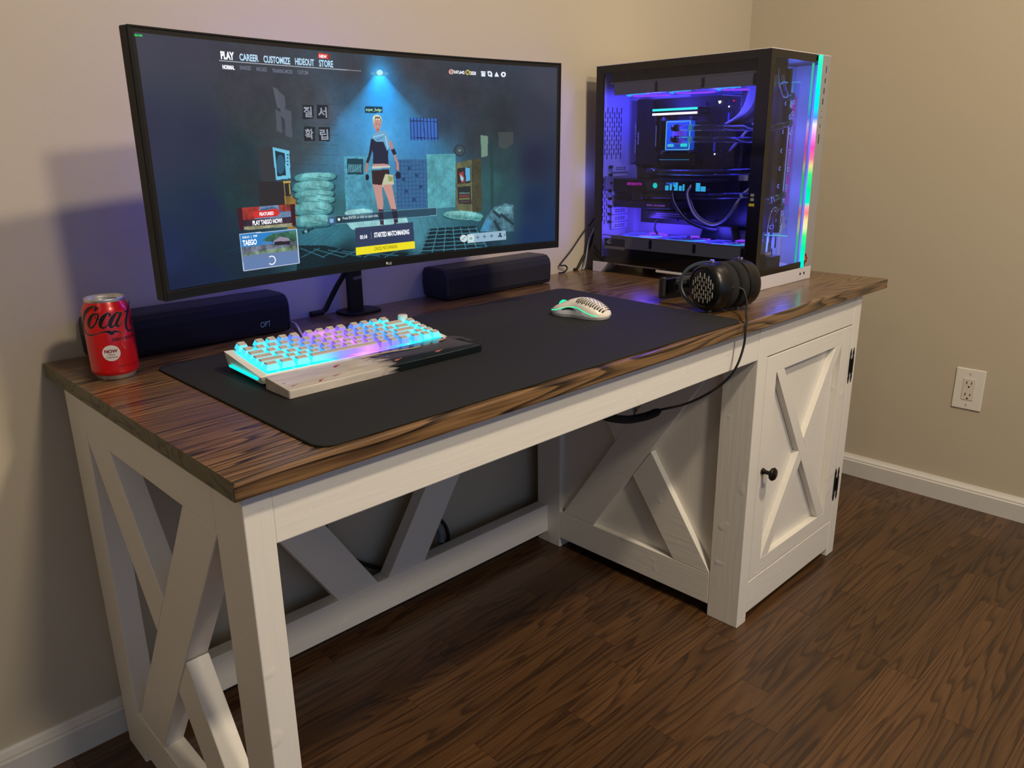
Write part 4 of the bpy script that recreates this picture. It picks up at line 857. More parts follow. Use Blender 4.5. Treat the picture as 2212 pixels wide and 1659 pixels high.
# headband arch
arch=[]; 
for k in range(33):
    a=math.pi*k/32; arch.append((.066*math.cos(a)**1 if True else 0,.080+.076*math.sin(a)**.8))
def band(mb,w0,th,inner=0,i0=0,i1=33,bulge=0):
    vs_=[]; Q=arch[i0:i1]; n=len(Q)
    for i,(nn_,b_) in enumerate(Q):
        a=Q[max(i-1,0)];b2=Q[min(i+1,n-1)]; dx,dy=b2[0]-a[0],b2[1]-a[1]; L=math.hypot(dx,dy); ox,oy=dy/L,-dx/L
        for o,z in ((inner,-w0),(inner,w0),(inner+th,w0*.96),(inner+th,-w0*.96)): vs_.append(hpt(nn_-ox*o,b_-oy*o,z))
    fs=[(4*i+k,4*i+(k+1)%4,4*i+4+(k+1)%4,4*i+4+k) for i in range(n-1) for k in range(4)]+[(0,1,2,3),(4*n-4,4*n-3,4*n-2,4*n-1)]
    mb.add(vs_,fs); return mb
mk('headband',band(MB(),.0165,.0035),HB_,hp,bevel=.001)
mk('headband_pad',band(MB(),.0235,.0110,-.0125,3,30),pmat('pad_leather',(20,20,22),.6,bump=.4,bscale=300),hp,bevel=.004)
hc=lambda x,y,z:(x-HC.x,y-HC.y,z-H)
mk('cable_boot',MB().tube([hc(1.0900,.0600,.7990),hc(1.101,.0560,.8000),hc(1.1150,.0540,.7985)],.004,12,rs=[.0045,.0048,.0034]),RUBBER,hp,smooth=True)
CAB=[(1.1150,.0540,.7985),(1.1230,.0440,.7930),(1.1180,.0354,.7817),(1.0950,.018,.7725),(1.0620,.000,.7600),(1.0450,-.0125,.7500),(1.0370,-.0150,.7350),(1.0345,-.0155,.7033),(1.0230,-.010,.6628),(1.0202,.010,.6296),(1.0076,.040,.599),(.9881,.08,.5721),(.9541,.12,.5582)]
mk('cable',MB().tube([hc(*p) for p in catmull(CAB,4)],.0024,8),RUBBER,hp,smooth=True,label='thin black cable hanging over the desk edge')
WP=[(.9475,.119,.5620),(.9460,.120,.5560),(.9318,.13,.5494),(.905,.137,.5490),(.8754,.14,.5530),(.8233,.14,.5697),(.7804,.14,.5928),(.76,.14,.62),(.755,.14,.66)]
mk('cable_wrap',MB().tube([hc(*p) for p in catmull(WP,4)],.0075,10,rs=[.005]+[.0085]*4+[.0085]*(len(catmull(WP,4))-5)),pmat('wrap_black',(12,12,13),.9),hp,smooth=True,label='thick black wrap round the bundled cable')
# ================================================================ cables behind and below
def cable(pts,r,label,mat=RUBBER,name='power_cable'):
    p0=pts[0]; o=mk(name,MB().tube([(a-p0[0],b-p0[1],c-p0[2]) for a,b,c in catmull([tuple(p) for p in pts],5)],r,8),mat,smooth=True); o.location=p0; return tag(o,label,'cable')
cable([(1.44,.672,.930),(1.402,.672,.8843),(1.3688,.681,.8506),(1.3226,.686,.8034),(1.2789,.687,.7697),(1.281,.684,.765),(1.2924,.682,.7640),(1.2990,.68,.7560),(1.285,.678,.7475),(1.262,.678,.7470)],.0022,'thin black cable running down the wall left of the computer case')
cable([(1.44,.676,.915),(1.4149,.682,.8533),(1.4017,.686,.8088),(1.3762,.688,.7787),(1.3528,.689,.7495),(1.34,.69,.7475)],.0038,'thick black cable dropping behind the computer case beside the thin one')
cable([(1.42,.668,.890),(1.3950,.670,.8504),(1.3840,.674,.825),(1.3810,.68,.788),(1.3740,.682,.7500),(1.365,.684,.7475)],.0024,'pale grey cable between the black cables behind the computer case',pmat('cable_grey',(150,155,165),.5))
cable([(.44,.655,.60),(.47,.665,.33),(.4859,.672,.2611),(.5099,.672,.2205),(.56,.672,.15),(.66,.67,.09),(.76,.672,.075),(.8260,.672,.0926),(.8300,.672,.131),(.8137,.672,.1636),(.79,.67,.185)],.0052,'black cable looping low behind the rear rail under the desk')
cable([(.80,.66,.11),(.812,.676,.13),(.806,.678,.150),(.79,.676,.160)],.008,'grey cable loop behind the rear diagonal brace',pmat('cable_grey2',(120,124,132),.5))
# ================================================================ computer case (local x = across the front, y = towards the wall, z = up)
PWd,PD,PH=.2787,.4992,.5338
pc=thing('computer_case',(1.3630,.1494,H),'white computer case with glass sides, clear coolant tubes and blue glowing fans','computer',rotz=-.0154)
BLKG=pmat('black_printed_glass',(14,12,11),.12); PCB=pmat('circuit_board',(7,9,20),.45,bump=.5,bscale=400,var=.3,vscale=90); DARKM=pmat('dark_armour',(12,12,18),.35)
INT=pmat('white_interior',(185,185,200),.45); GLS=glass('case_glass',(.68,.69,.76),.085); ACR=glass('clear_acrylic',(.86,.90,.96),.12); TUBE=pmat('clear_tube',(225,235,255),.02,trans=1)
def P(name,m,mat,par=pc,**k): return mk(name,m,mat,par,**k)
def bx(*a): return MB().box(*a)
# shell
P('top_panel',bx(-.001,PWd,0,PD,.5318,PH),WCASE,bevel=.0008)
P('bottom_plate',bx(.004,PWd-.002,.004,PD-.004,.029,.034),WCASE)
P('rear_panel',bx(.004,PWd,PD-.024,PD-.020,.034,.5318),INT)
P('rear_panel',bx(.112,PWd,PD-.003,PD,.034,.5318),WCASE)
P('right_panel',bx(PWd-.003,PWd,.001,PD,.034,.5318),WCASE)
P('front_foot',bx(0,PWd,0,.060,0,.033),WCASE,bevel=.0012,label='white front foot bar with two ports')
rf=MB().prism([(PD-.055,.029),(PD,.029),(PD,0),(PD-.028,0)],0,-.0005,.05); P('rear_foot',rf,WCASE,bevel=.001)
P('rear_foot',MB().prism([(PD-.055,.029),(PD,.029),(PD,0),(PD-.028,0)],0,PWd-.05,PWd),WCASE,bevel=.001)
P('skid',bx(.0,.03,.20,.285,.018,.024),WCASE,bevel=.001); P('skid',bx(.02,.06,.27,.44,.022,.027),WCASE)
P('dust_filter',bx(.03,.25,.06,.45,.024,.028),BLACK)
# side glass and its black printed border, pieces along the four edges
sg=P('side_glass',bx(.0005,.004,.030,PD-.024,.044,.515),GLS)
for a in ((-.0002,.004,0,.0328,.029,.5318),(-.0002,.004,PD-.0275,PD-.0025,.029,.5318),(-.0002,.004,.0328,PD-.0275,.5145,.5318),(-.0002,.004,.0328,PD-.0275,.029,.0445)):
    P('glass_border',bx(*a),BLKG,sg)
fg=P('front_glass',bx(.016,.205,.0005,.004,.0480,.516),GLS)
for a in ((.0,.0175,-.0002,.004,.0333,.5318),(.0175,.2030,-.0002,.004,.5150,.5318),(.0175,.2200,-.0002,.004,.0333,.0485)):
    P('glass_border',bx(*a),BLKG,fg)
P('corner_seam',bx(-.0006,.0002,-.0006,.0002,.033,.5318),pmat('seam_brown',(60,50,38),.5))
# front right panel with buttons and ports
fp=P('front_panel',bx(.2325,PWd,-.0002,.004,.0333,.5318),pmat('panel_silver',(158,155,152),.45,metal=.2),bevel=.0006)
PB=pmat('port_dark',(14,12,16),.5)
for z,h,w_,c in ((.502,.0150,.0032,'port'),(.477,.0107,.0036,'port'),(.454,.0137,.0036,'port'),(.430,.0137,.0036,'port'),(.374,.0079,.002,'button'),(.344,.0215,.0036,'power_button')):
    t=.2518+(z-.344)*.038
    P(c,bx(t-w_/2,t+w_/2,-.0006,.0005,z-h/2,z+h/2),PB if z<.49 else pmat('port_blue',(20,16,110),.4),fp)
for z in (.408,.394):
    t=.2518+(z-.344)*.038; P('audio_jack',MB().cyl((t,-.0006,z),(t,.0004,z),.0012,12),PB,fp)
for t in (.2225,.2425): P('port',bx(t-.0030,t+.0030,-.0006,.0004,.0148,.0205),PB)
# flame-haired emblem sticker
FR=pmat('sticker_coral',(225,92,84),.5); FB=pmat('sticker_black',(28,22,18),.5)
def stk_(pts,mat,y,name): 
    P(name,MB().prism([(.2440+(a-1330)*.000118*1.0,.0525-(b-1165)*.000147) for a,b in pts],1,y-.0003,y),mat,fp)
stk_([(1255,1210),(1262,1120),(1285,1065),(1320,1045),(1350,1060),(1370,1110),(1395,1130),(1415,1100),(1410,1160),(1390,1215),(1350,1245),(1320,1235),(1305,1270),(1280,1285),(1265,1275),(1250,1240)],FR,-.0002,'sticker')
for pl in ([(1270,1130),(1290,1078),(1320,1060),(1345,1080),(1355,1125),(1400,1150),(1370,1172),(1335,1150),(1320,1110),(1300,1100)],[(1262,1195),(1290,1185),(1318,1205),(1300,1235),(1296,1265),(1278,1272),(1262,1235)],[(1318,1150),(1350,1185),(1395,1180),(1370,1215),(1335,1220),(1318,1190)]): stk_(pl,FB,-.0005,'sticker_print')
# vertical light strip on the front
LS=bpy.data.materials.new('rainbow_strip'); LS.use_nodes=True; nt=LS.node_tree; nt.nodes.clear(); N=nt.nodes.new; L=nt.links.new
tc=N('ShaderNodeTexCoord'); sx=N('ShaderNodeSeparateXYZ'); L(tc.outputs['Object'],sx.inputs[0]); mr=N('ShaderNodeMapRange'); mr.inputs[1].default_value=.033; mr.inputs[2].default_value=.534; L(sx.outputs[2],mr.inputs[0])
def vz(v): return (.5342-(v-116.6)*.001082-.033)/.501
stops=[(575,(0,225,200)),(530,(0,220,150)),(505,(60,225,120)),(488,(215,215,160)),(470,(225,200,140)),(455,(225,120,120)),(442,(225,150,150)),(432,(0,225,180)),(400,(0,215,140)),(368,(60,215,120)),(350,(215,200,130)),(335,(230,110,140)),(310,(235,70,170)),(285,(240,140,220)),(262,(225,215,240)),(248,(70,140,240)),(225,(0,215,225)),(190,(0,225,210)),(140,(40,225,180)),(118,(60,230,190))]
cr=ramp(nt,[(max(0,min(1,vz(v))),lin(c)) for v,c in stops],mr.outputs[0]); em=N('ShaderNodeEmission'); em.inputs[1].default_value=1.35; L(cr.outputs[0],em.inputs[0]); ou=N('ShaderNodeOutputMaterial'); L(em.outputs[0],ou.inputs[0])
P('light_strip',bx(.2215,.2325,-.0022,.004,.0333,.5325),LS,label='rainbow light strip, green and cyan with pink bands')
m=bx(.2050,.2060,.0045,.010,.049,.514); P('strip_reflection',m,LS,label='glowing band for light of the strip reflected inside')  # emissive band paints in the strip's inner reflection
# inner walls
tr=P('tray',bx(.150,.154,.07,PD-.024,.034,.515),INT,label='white inner tray, lit blue')
P('tray_step',bx(.112,.150,PD-.052,PD-.024,.050,.50),INT)
P('ceiling_plate',bx(.004,PWd-.003,.004,PD-.024,.516,.519),BLACK)
ct=P('chamber_wall',bx(.154,PWd-.003,.085,.088,.034,.515),INT)
SLT=pmat('slot_dark',(30,30,44),.7)
for a in ((.205,.211,.455,.485),(.228,.234,.436,.462),(.238,.243,.075,.105),(.222,.227,.052,.074)): P('slot',bx(a[0],a[1],.0835,.0848,a[2],a[3]),SLT,ct)
P('drive_cover',bx(.150,.203,.078,.084,.070,.500),pmat('cover_grey',(52,50,54),.5),ct)
m=MB()
for i in range(6):
    for j in range(2): m.box(.157+i*.008,.1585+i*.008,.0772,.078,.078+j*.022+(i%2)*.006,.094+j*.022+(i%2)*.006)
P('vent_slots',m,pmat('slot_light',(110,104,96),.6),ct,kind='stuff')
P('pump_box',bx(.085,.150,.020,.075,.035,.070),pmat('pump_grey',(58,58,62),.5),bevel=.001)
# slots in the rear wall
m=MB()
for i in range(9):
    for j in range(6):
        t=.002+i*.0095; z=.300+j*.023+(i%2)*.0115
        if z+.016<.437: m.box(t,t+.0022,PD-.0252,PD-.024,z,z+.017)
for i in range(4):
    for j in range(6):
        t=.000+i*.0078; z=.128+j*.020+(i%2)*.010; m.box(t,t+.0018,PD-.0252,PD-.024,z,z+.014)
P('vent_slots',m,SLT,kind='stuff')
for z0,z1 in ((.266,.285),(.205,.223),(.153,.173),(.133,.152),(.113,.132)):
    c=P('slot_cover',bx(.041,.125 if z0<.2 or z0>.25 else .085,PD-.030,PD-.026,z0,z1),INT,bevel=.0008)
    m=MB()
    for k in range(4): m.box(.056+k*.011,.063+k*.011,PD-.0306,PD-.030,(z0+z1)/2+.001,(z0+z1)/2+.003); m.box(.056+k*.011,.063+k*.011,PD-.0306,PD-.030,(z0+z1)/2-.004,(z0+z1)/2-.002)
    P('cover_slots',m,SLT,c)
for k in range(8): P('thumb_screw',MB().cyl((.033,PD-.034,.280-k*.0208),(.033,PD-.026,.280-k*.0208),.0042,12),BLACK)
# motherboard with armour, memory, little lamps
mb_=P('motherboard',bx(.1435,.1495,.150,PD-.030,.128,.452),PCB)
P('armour',MB().prism([(.375,.283),(.470,.283),(.470,.452),(.420,.452),(.385,.415),(.385,.320),(.375,.310)],0,.112,.1435),DARKM,mb_,bevel=.002)
P('heat_sink',MB().prism([(.262,.283),(.372,.283),(.380,.300),(.380,.400),(.374,.405),(.374,.312),(.262,.312)],0,.120,.1435),DARKM,mb_,bevel=.0015)
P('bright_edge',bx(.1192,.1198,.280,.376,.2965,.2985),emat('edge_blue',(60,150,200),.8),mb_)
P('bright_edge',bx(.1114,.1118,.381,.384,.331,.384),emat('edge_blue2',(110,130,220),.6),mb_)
AT=pmat('armour_print',(150,150,190),.5,emis=(150,150,210),es=.7)  # unlit print, given emission so the lettering stays readable
P('cable_cover',bx(.1395,.1495,.028,.150,.125,.500),DARKM); P('cable_cover',bx(.1405,.1495,.150,.300,.452,.466),pmat('bracket_blue',(70,80,120),.4))
m=MB(); add_text(m,'EVGA | Z390',lambda a,b:(.1116,b,a),.316,.392,.4480,.4525,.01); add_text(m,'DARK',lambda a,b:(.1116,b,a),.338,.370,.4390,.4435,.01); P('board_lettering',m,AT,mb_,fixn=False)
for z,col,st in ((.4225,(60,235,225),4.0),(.4120,(245,235,250),4.5)):
    r=P('memory_stick',bx(.104,.1435,.245,.392,z-.0028,z+.0028),DARKM,mb_)
    P('light_bar',bx(.1010,.1040,.252,.389,z-.0028,z+.0028),emat('memory_light',col,st*.55),mb_,label='bright memory light bar')
cs=random.Random(5); m=MB()
for k in range(70):
    s=.155+cs.random()*.10; z=.24+cs.random()*.20; w_=.001+cs.random()*.004; h_=.001+cs.random()*.005; m.box(.1395,.1435,s,s+w_,z,z+h_)
for k in range(40):
    s=.16+cs.random()*.20; z=.13+cs.random()*.10; w_=.001+cs.random()*.006; h_=.001+cs.random()*.006; m.box(.1395,.1435,s,s+w_,z,z+h_)
P('board_components',m,pmat('component_blue',(40,46,90),.4,metal=.4),mb_,kind='stuff')
for s,z,col,st in ((.209,.437,(250,250,255),9),(.213,.437,(250,250,255),9),(.211,.434,(250,250,255),9),(.171,.437,(255,40,90),4),(.184,.424,(220,240,255),8),(.217,.311,(220,230,255),8)):
    P('indicator_lamp',MB().cyl((.1380,s,z),(.1395,s,z),.0021,12),emat('lamp',col,st*.35),mb_)
P('memory_slot_frame',MB().tube([(.139,.150,.41),(.139,.150,.447),(.139,.205,.452)],.0008,6),INT,mb_)
for s,z,l in ((.182,.395,.03),(.219,.330,.026)): P('header_pin_block',bx(.138,.1435,s,s+.003,z-l/2,z+l/2),pmat('header_blue',(110,110,200),.4),mb_)
# processor water block
wb=P('water_block',bx(.1080,.1300,.271,.350,.320,.396),pmat('block_glow',(40,120,190),.15,emis=(20,90,200),es=.8,coat=.5),bevel=.006,seg=3,label='cyan glowing clear water block')
P('block_rim',MB().tube([(.1075,.274,.323),(.1075,.347,.323),(.1075,.347,.393),(.1075,.274,.393),(.1075,.274,.323)],.0013,6),emat('rim_glow',(120,220,240),1.3),wb)
P('block_core',MB().lathe([(0,0),(.020,0),(.022,-.002),(.016,-.003),(0,-.003)],(.1080,.305,.358),(1,0,0),28),pmat('core',(120,110,220),.2,emis=(120,80,220),es=.8),wb,smooth=True)
P('block_jets',bx(.1060,.1078,.280,.300,.330,.338),emat('jet_cyan',(40,235,220),1.6),wb); P('block_jets',bx(.1060,.1078,.322,.340,.330,.337),emat('jet_cyan2',(90,220,240),1.4),wb)
for s in (.268,.353):
    for z in (.317,.399): P('mount_post',MB().cyl((.100,s,z),(.125,s,z),.0048,16),pmat('post_steel',(120,124,140),.25,metal=.8),wb,bevel=.0005)
for z,z2 in ((.3765,.3700),(.3485,.3430)):
    P('fitting',MB().tube([(.108,.312,z),(.088,.312,z),(.084,.306,z),(.082,.292,z)],.0085,20),pmat('fitting_black',(24,22,26),.18,metal=.5,coat=.5),smooth=True)
    P('coolant_tube',MB().tube([(.082,.292,z),(.082,.20,(z+z2)/2+.001),(.082,.048,z2)],.0072,20,close=False),TUBE,smooth=True,label='clear coolant tube')
    P('tube_collar',MB().cyl((.082,.252,z-.001),(.082,.256,z-.001),.0080,20),emat('collar_glow',(80,190,215),.7),smooth=True)
# graphics card, sound card
gp=P('graphics_card',bx(.044,.1435,.176,.470,.2165,.2455),DARKM,bevel=.002)
P('backplate',bx(.042,.1435,.172,.476,.2455,.2500),pmat('backplate_grey',(60,62,76),.35,metal=.5),gp,bevel=.0006)
P('metal_bracket',bx(.010,.1435,.468,.474,.222,.256),ALU,gp)
m=MB(); add_text(m,'GEFORCE RTX',lambda a,b:(.0434,-a,b),-.421,-.371,.2335,.2405,.02); P('card_lettering',m,emat('magenta_letters',(235,40,215),1.2),gp,fixn=False)
P('card_badge',MB().prism([(.352,.222),(.300,.222),(.292,.245),(.362,.245)],0,.0415,.0436),pmat('badge_grey',(70,72,76),.4),gp)
P('logo_lamp',MB().cyl((.0408,.327,.2345),(.0418,.327,.2345),.0068,24),emat('logo_cyan',(20,225,205),1.5),gp)
m=MB(); 
for k,(s,w_) in enumerate(((.296,.010),(.282,.006),(.272,.014),(.254,.008),(.243,.005),(.204,.012),(.190,.014))): m.box(.0425,.0436,s-w_,s,.2235,.2355+(k%3)*.004)
P('glow_window',m,emat('window_cyan',(60,190,235),1.5),gp)
P('glow_window',bx(.0425,.0436,.298,.264,.238,.243),emat('window_blue',(50,110,235),1.0),gp)
m=MB(); add_text(m,'EVGA',lambda a,b:(.0434,-a,b),-.180,-.163,.2265,.2305,.0); P('card_lettering',m,pmat('dim_letters',(90,100,150),.5),gp,fixn=False)
P('terminal_block',bx(.046,.085,.345,.392,.2500,.2760),pmat('terminal_black',(26,26,32),.2,coat=.4),gp,bevel=.003)
P('fitting',MB().tube([(.056,.365,.268),(.052,.350,.2685),(.052,.336,.2685)],.0098,20),pmat('fitting_nickel',(90,92,110),.15,metal=.9),smooth=True)
P('coolant_tube',MB().tube([(.052,.338,.2675),(.052,.20,.268),(.060,.140,.2690),(.075,.080,.2715),(.085,.048,.2720)],.0072,20,close=False),TUBE,smooth=True,label='clear coolant tube')
P('terminal_block',bx(.046,.085,.375,.405,.195,.216),pmat('terminal_black2',(26,26,32),.2,coat=.4),gp,bevel=.002)
P('fitting',MB().tube([(.058,.392,.206),(.054,.385,.206),(.054,.374,.206)],.0085,20),pmat('fitting_nickel2',(90,92,110),.15,metal=.9),smooth=True)
P('coolant_tube',MB().tube([(.054,.376,.2065),(.054,.22,.2090),(.060,.150,.2120),(.075,.080,.2160),(.088,.048,.2170)],.0068,20,close=False),TUBE,smooth=True,label='clear coolant tube')
sc2=P('sound_card',bx(.050,.1435,.283,.469,.1745,.1930),pmat('card_navy',(22,30,58),.35),bevel=.001)
m=MB(); add_text(m,'EVGA | NU AUDIO',lambda a,b:(.0495,-a,b),-.357,-.300,.1800,.1855,.01); P('card_lettering',m,emat('violet_letters',(190,110,240),1.1),sc2,fixn=False)
P('card_edge',bx(.0492,.0500,.283,.330,.1760,.1768),emat('edge_line',(90,110,200),.6),sc2)
lc2=P('expansion_card',bx(.075,.1435,.250,.385,.148,.168),DARKM,bevel=.001); P('card_edge',bx(.0740,.0750,.262,.345,.1605,.1620),INT,lc2); P('card_edge',bx(.0740,.0750,.262,.345,.1560,.1568),INT,lc2)
P('white_block',bx(.060,.075,.080,.097,.2505,.2630),INT)
# sleeved cables
SB_=pmat('sleeve_black',(16,16,20),.7); SW_=pmat('sleeve_white',(190,188,200),.6)
def bundle(path,n,dt,mats,name,comb=None):
    for k in range(n):
        o=(k-(n-1)/2)
        P(name,MB().tube(catmull([(t+o*dt[0],s+o*dt[1],z+o*dt[2]) for t,s,z in path],5),.0028,7),mats[k%len(mats)],smooth=True)
bundle([(.10,.300,.236),(.070,.285,.244),(.050,.272,.232),(.046,.276,.212),(.048,.262,.182),(.052,.232,.152),(.060,.196,.136),(.085,.165,.128),(.14,.15,.125)],4,(.0042,.0012,.0004),[SB_,SW_,SB_,SB_],'sleeved_cable')
bundle([(.10,.245,.240),(.070,.232,.246),(.050,.222,.236),(.046,.228,.214),(.048,.206,.168),(.052,.168,.146),(.058,.138,.150),(.064,.115,.172),(.075,.104,.200),(.10,.100,.222),(.14,.10,.235)],4,(.0042,.0012,.0004),[SW_,SB_,SB_,SW_],'sleeved_cable')
bundle([(.125,.100,.500),(.120,.108,.455),(.116,.116,.425),(.115,.132,.404),(.118,.155,.392),(.130,.172,.388),(.143,.180,.387)],6,(-.0005,.0046,-.0018),[SW_],'power_cable')
bundle([(.125,.095,.385),(.118,.112,.370),(.118,.130,.352),(.122,.150,.333),(.135,.166,.326),(.143,.172,.324)],4,(.0,.003,-.0035),[SW_],'power_cable')
P('thin_cable',MB().tube(catmull([(.10,.34,.148),(.085,.35,.140),(.08,.352,.120),(.085,.345,.105)],4),.003,8),SB_,smooth=True)
P('cable_grommet',MB().prism([(.112,.104),(.215,.104),(.206,.138),(.122,.138)],0,.085,.12),BLACK,bevel=.003)
# fans
FANW=pmat('fan_frame_white',(150,152,155),.4)
BL=bpy.data.materials.new('lit_blade'); BL.use_nodes=True; b=BL.node_tree.nodes['Principled BSDF']; b.inputs['Base Color'].default_value=(.5,.5,.7,1); b.inputs['Emission Color'].default_value=(*lin((70,60,240)),1); b.inputs['Emission Strength'].default_value=.8
RINGC=[emat('fan_ring_blue',(80,70,255),1.8),emat('fan_ring_cyan',(50,180,250),1.8),emat('fan_ring_violet',(150,70,250),1.8)]
def fan(c,sz,th,up,par=pc):
    h=sz/2; ri=h*.93; n=32; m=MB(); z0,z1=-th/2,th/2; vs_=[]
    for k in range(n):
        a=2*math.pi*k/n+math.pi/4*0; cx_,sy_=math.cos(a),math.sin(a); q=h/max(abs(cx_),abs(sy_))
        vs_+=[(cx_*q,sy_*q,z0),(cx_*q,sy_*q,z1),(cx_*ri,sy_*ri,z1),(cx_*ri,sy_*ri,z0)]
    m.add(vs_,[(4*k+i,4*k+(i+1)%4,4*((k+1)%n)+(i+1)%4,4*((k+1)%n)+i) for k in range(n) for i in range(4)])
    f=P('fan',m,FANW,par); f.location=c
    if up<0: f.rotation_euler=(math.pi,0,0)
    hb=P('hub',MB().lathe([(0,-th*.35),(h*.32,-th*.35),(h*.32,th*.38),(h*.26,th*.45),(0,th*.45)],seg=24),FANW,f)
    for k in range(9):
        a=2*math.pi*k/9; b2=MB(); vs_=[]
        for r in (h*.32,h*.60,h*.88):
            for da,dz in ((-.22,-.30),(.26,.40)): vs_.append((r*math.cos(a+da+r*2),r*math.sin(a+da+r*2),dz*th))
        b2.add(vs_,[(0,1,3,2),(2,3,5,4)]); P('blade',b2,BL,f,fixn=False)
    for k in range(3):
        P('light_ring',MB().tube([(ri*.965*math.cos(a),ri*.965*math.sin(a),z1-.0005) for a in [2*math.pi*(k/3+i/36)+.6 for i in range(12)]],.0028,6),RINGC[k],f,smooth=True)
    return f
for k in range(3):
    s=.107+k*.134; fan((.070,s,.0880),.130,.027,1); fan((.070,s,.4730),.130,.027,-1)
    for zz in (.0880,.4730):
        for ds in (-.067,): P('fan_gap',bx(.0040,.0046,s+ds-.004,s+ds+.004,zz-.0105,zz+.0105),pmat('gap_black',(16,16,22),.6))
P('radiator',bx(.008,.140,.036,.450,.036,.072),BLACK,label='black radiator under the lower fans'); P('radiator',bx(.008,.140,.036,.450,.488,.515),pmat('radiator_grey',(40,38,38),.6),label='dark radiator above the upper fans')
P('side_rail',bx(.0045,.008,.036,.455,.070,.0745),FANW); P('side_rail',bx(.0045,.008,.036,.455,.4865,.4900),FANW); P('side_rail',bx(.0045,.008,.036,.470,.1012,.1035),FANW)
# printed label behind the glass, lower rear
P('glass_label',bx(.0041,.0045,.392,.462,.066,.094),pmat('label_navy',(40,42,70),.4,metal=.2)); 
P('label_strip',bx(.0038,.0041,.392,.462,.066,.0735),pmat('label_silver',(130,122,120),.4,metal=.3))
P('label_emblem',MB().prism([(.455,.084),(.447,.0905),(.436,.0915),(.441,.0885),(.449,.0865),(.4445,.0835),(.436,.0860),(.441,.0805),(.448,.079)],0,.0036,.0040),pmat('emblem_silver',(160,160,175),.35,metal=.4))
for z,c in ((.222,(120,130,130)),(.212,(130,140,140)),(.200,(170,160,30))): P('small_label',bx(-.0004,-.0002,.016 if c[2]==30 else .018,.030 if c[2]==30 else .027,z-.0032,z+.0032),pmat('tag',c,.6))
# distribution plate behind the front glass
dp=P('distribution_plate',bx(.100,.202,.034,.050,.112,.472),ACR,bevel=.001,label='clear acrylic distribution plate')
EDG=emat('acrylic_edge',(80,160,235),1.4)
P('lit_edge',MB().tube([(.100,.0335,.468),(.202,.0335,.474)],.0014,6),EDG,dp); P('lit_edge',MB().tube([(.090,.0335,.124),(.202,.0335,.112)],.0013,6),emat('edge_cyan',(110,235,240),1.3),dp)
RB=bpy.data.materials.new('acrylic_rainbow'); RB.use_nodes=True; nt=RB.node_tree; nt.nodes.clear(); N=nt.nodes.new; L=nt.links.new
tc=N('ShaderNodeTexCoord'); ns=N('ShaderNodeTexNoise'); ns.inputs['Scale'].default_value=28; ns.inputs['Detail'].default_value=3; mp=N('ShaderNodeVectorMath'); mp.operation='MULTIPLY'; mp.inputs[1].default_value=(2.2,1,.8); L(tc.outputs['Object'],mp.inputs[0]); L(mp.outputs[0],ns.inputs['Vector'])
sx=N('ShaderNodeSeparateXYZ'); L(tc.outputs['Object'],sx.inputs[0]); ad=N('ShaderNodeMath'); ad.operation='MULTIPLY_ADD'; ad.inputs[1].default_value=2.2; L(sx.outputs[2],ad.inputs[0]); L(ns.outputs['Fac'],ad.inputs[2])
cr=ramp(nt,[(.55,lin((40,50,190))),(.70,lin((40,170,230))),(.82,lin((200,200,190))),(.90,lin((60,90,235))),(1.0,lin((190,60,200)))],ad.outputs[0])
em=N('ShaderNodeEmission'); L(cr.outputs[0],em.inputs[0]); em.inputs[1].default_value=.9; tr_=N('ShaderNodeBsdfTransparent'); mx=N('ShaderNodeMixShader'); pw=N('ShaderNodeMapRange'); pw.inputs[1].default_value=.45; pw.inputs[2].default_value=.62; L(ns.outputs['Fac'],pw.inputs[0]); L(pw.outputs[0],mx.inputs[0]); L(tr_.outputs[0],mx.inputs[1]); L(em.outputs[0],mx.inputs[2]); ou=N('ShaderNodeOutputMaterial'); L(mx.outputs[0],ou.inputs[0])
P('acrylic_glow',bx(.184,.199,.037,.040,.125,.440),RB,dp)  # emission paints the strip's rainbow light caught in the acrylic
SCW=pmat('screw_dark',(12,12,20),.4); RNG=pmat('ring_glow',(190,200,235),.2,metal=.6,emis=(110,140,235),es=.9)  # ring brightness is emission put into the material for contrast
scr_=[(.152,.4585),(.176,.428),(.176,.403),(.141,.424),(.165,.385),(.140,.361),(.180,.359),(.139,.318),(.178,.316),(.138,.277),(.177,.274),(.137,.236),(.176,.233),(.110,.205),(.150,.1990),(.168,.170),(.112,.141),(.160,.134)]
for t,z in scr_:
    c=P('plate_screw',MB().cyl((t,.0330,z),(t,.0345,z),.0026,14),SCW,dp); P('screw_ring',MB().tube([(t+.0042*math.cos(a),.0332,z+.0042*math.sin(a)) for a in [k*math.pi/8 for k in range(17)]],.0011,5,close=False),RNG,dp)
P('plug_cap',MB().lathe([(0,-.004),(.0065,-.004),(.0080,-.0025),(.0080,0),(0,0)],(.157,.034,.407),(0,1,0),24),pmat('cap_steel',(70,66,70),.25,metal=.8),dp,smooth=True)
P('port_ring',MB().tube([(.146+.0068*math.cos(a),.0335,.155+.0068*math.sin(a)) for a in [k*math.pi/12 for k in range(25)]],.0010,6,close=False),RNG,dp)
CH=pmat('channel_dark',(36,38,80),.4)
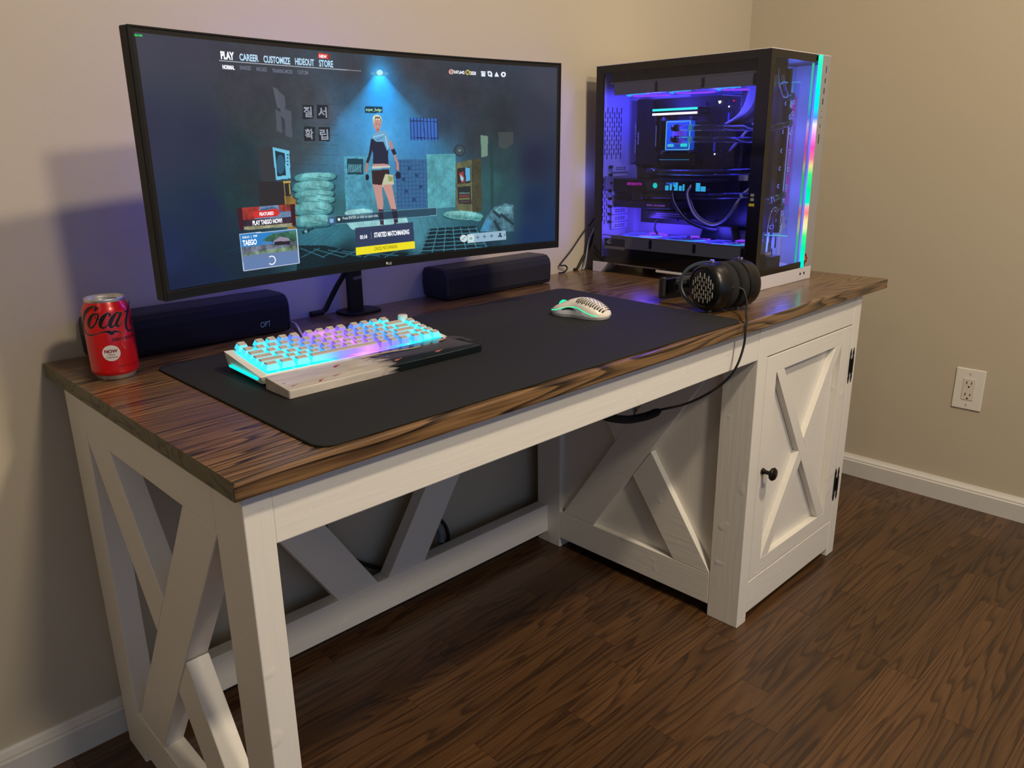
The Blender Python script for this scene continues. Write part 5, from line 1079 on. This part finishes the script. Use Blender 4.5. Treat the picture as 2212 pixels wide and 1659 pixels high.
for pth in ([(.160,.440),(.172,.437),(.173,.430)],[(.160,.415),(.171,.412),(.172,.400),(.165,.393)],[(.162,.382),(.171,.376),(.170,.36)],[(.170,.355),(.169,.28),(.168,.22),(.160,.205)],[(.152,.205),(.166,.198),(.167,.175)],[(.168,.165),(.167,.150),(.160,.140)]):
    P('channel',MB().tube(catmull([(t,.0336,z) for t,z in pth],5),.0009,5),CH,dp)
for a in ([(.156,.030,.440),(.130,.026,.437),(.110,.024,.448),(.100,.026,.470),(.098,.03,.50)],[(.155,.030,.3800),(.120,.028,.374),(.090,.036,.3690),(.082,.048,.368)],[(.152,.030,.2150),(.120,.028,.2100),(.100,.034,.204),(.088,.048,.204)],[(.150,.030,.188),(.125,.028,.184),(.106,.026,.165),(.100,.026,.130),(.100,.028,.066)]):
    P('coolant_tube',MB().tube(catmull(a,5),.0070,16,close=False),TUBE,smooth=True,label='clear coolant tube')
    p0=a[0]; P('fitting',MB().lathe([(0,-.006),(.0085,-.006),(.0095,-.004),(.0095,.004),(0,.004)],(p0[0]+.002,.031,p0[2]),(0,1,0),20),pmat('fitting_chrome',(150,150,150),.18,metal=.95),dp,smooth=True)
P('drain_cap',MB().cyl((.100,.028,.070),(.100,.028,.082),.0085,20),pmat('cap_white',(190,190,210),.4),smooth=True)
# added blue-violet point lamps: fan glow, front chamber fill, rear vent leak
def lamp(loc,power,col,size=.03):
    l=bpy.data.lights.new('case_glow_lamp','POINT'); l.energy=power; l.color=col; l.shadow_soft_size=size
    o=bpy.data.objects.new('case_glow_lamp',l); COL.objects.link(o); o.parent=pc; o.location=loc
lamp((.060,.36,.430),1.5,(.09,.07,1)); lamp((.060,.16,.430),1.0,(.09,.08,1)); lamp((.060,.36,.135),1.4,(.12,.06,1)); lamp((.060,.15,.135),1.0,(.09,.07,1))
lamp((.215,.062,.36),.36,(.12,.17,1),.04); lamp((.215,.062,.22),.36,(.12,.17,1),.04); lamp((.215,.062,.09),.30,(.13,.18,1),.04); lamp((.215,.062,.47),.30,(.11,.19,1),.04)  # added to fill the front chamber with blue
lamp((.020,PD+.012,.25),.06,(.10,.13,1),.02)  # added behind the case, stands for blue light leaking through rear vents
# ---------------------------------------------------------------- done with the lettering helper
bpy.data.objects.remove(_to); bpy.data.curves.remove(_tc)
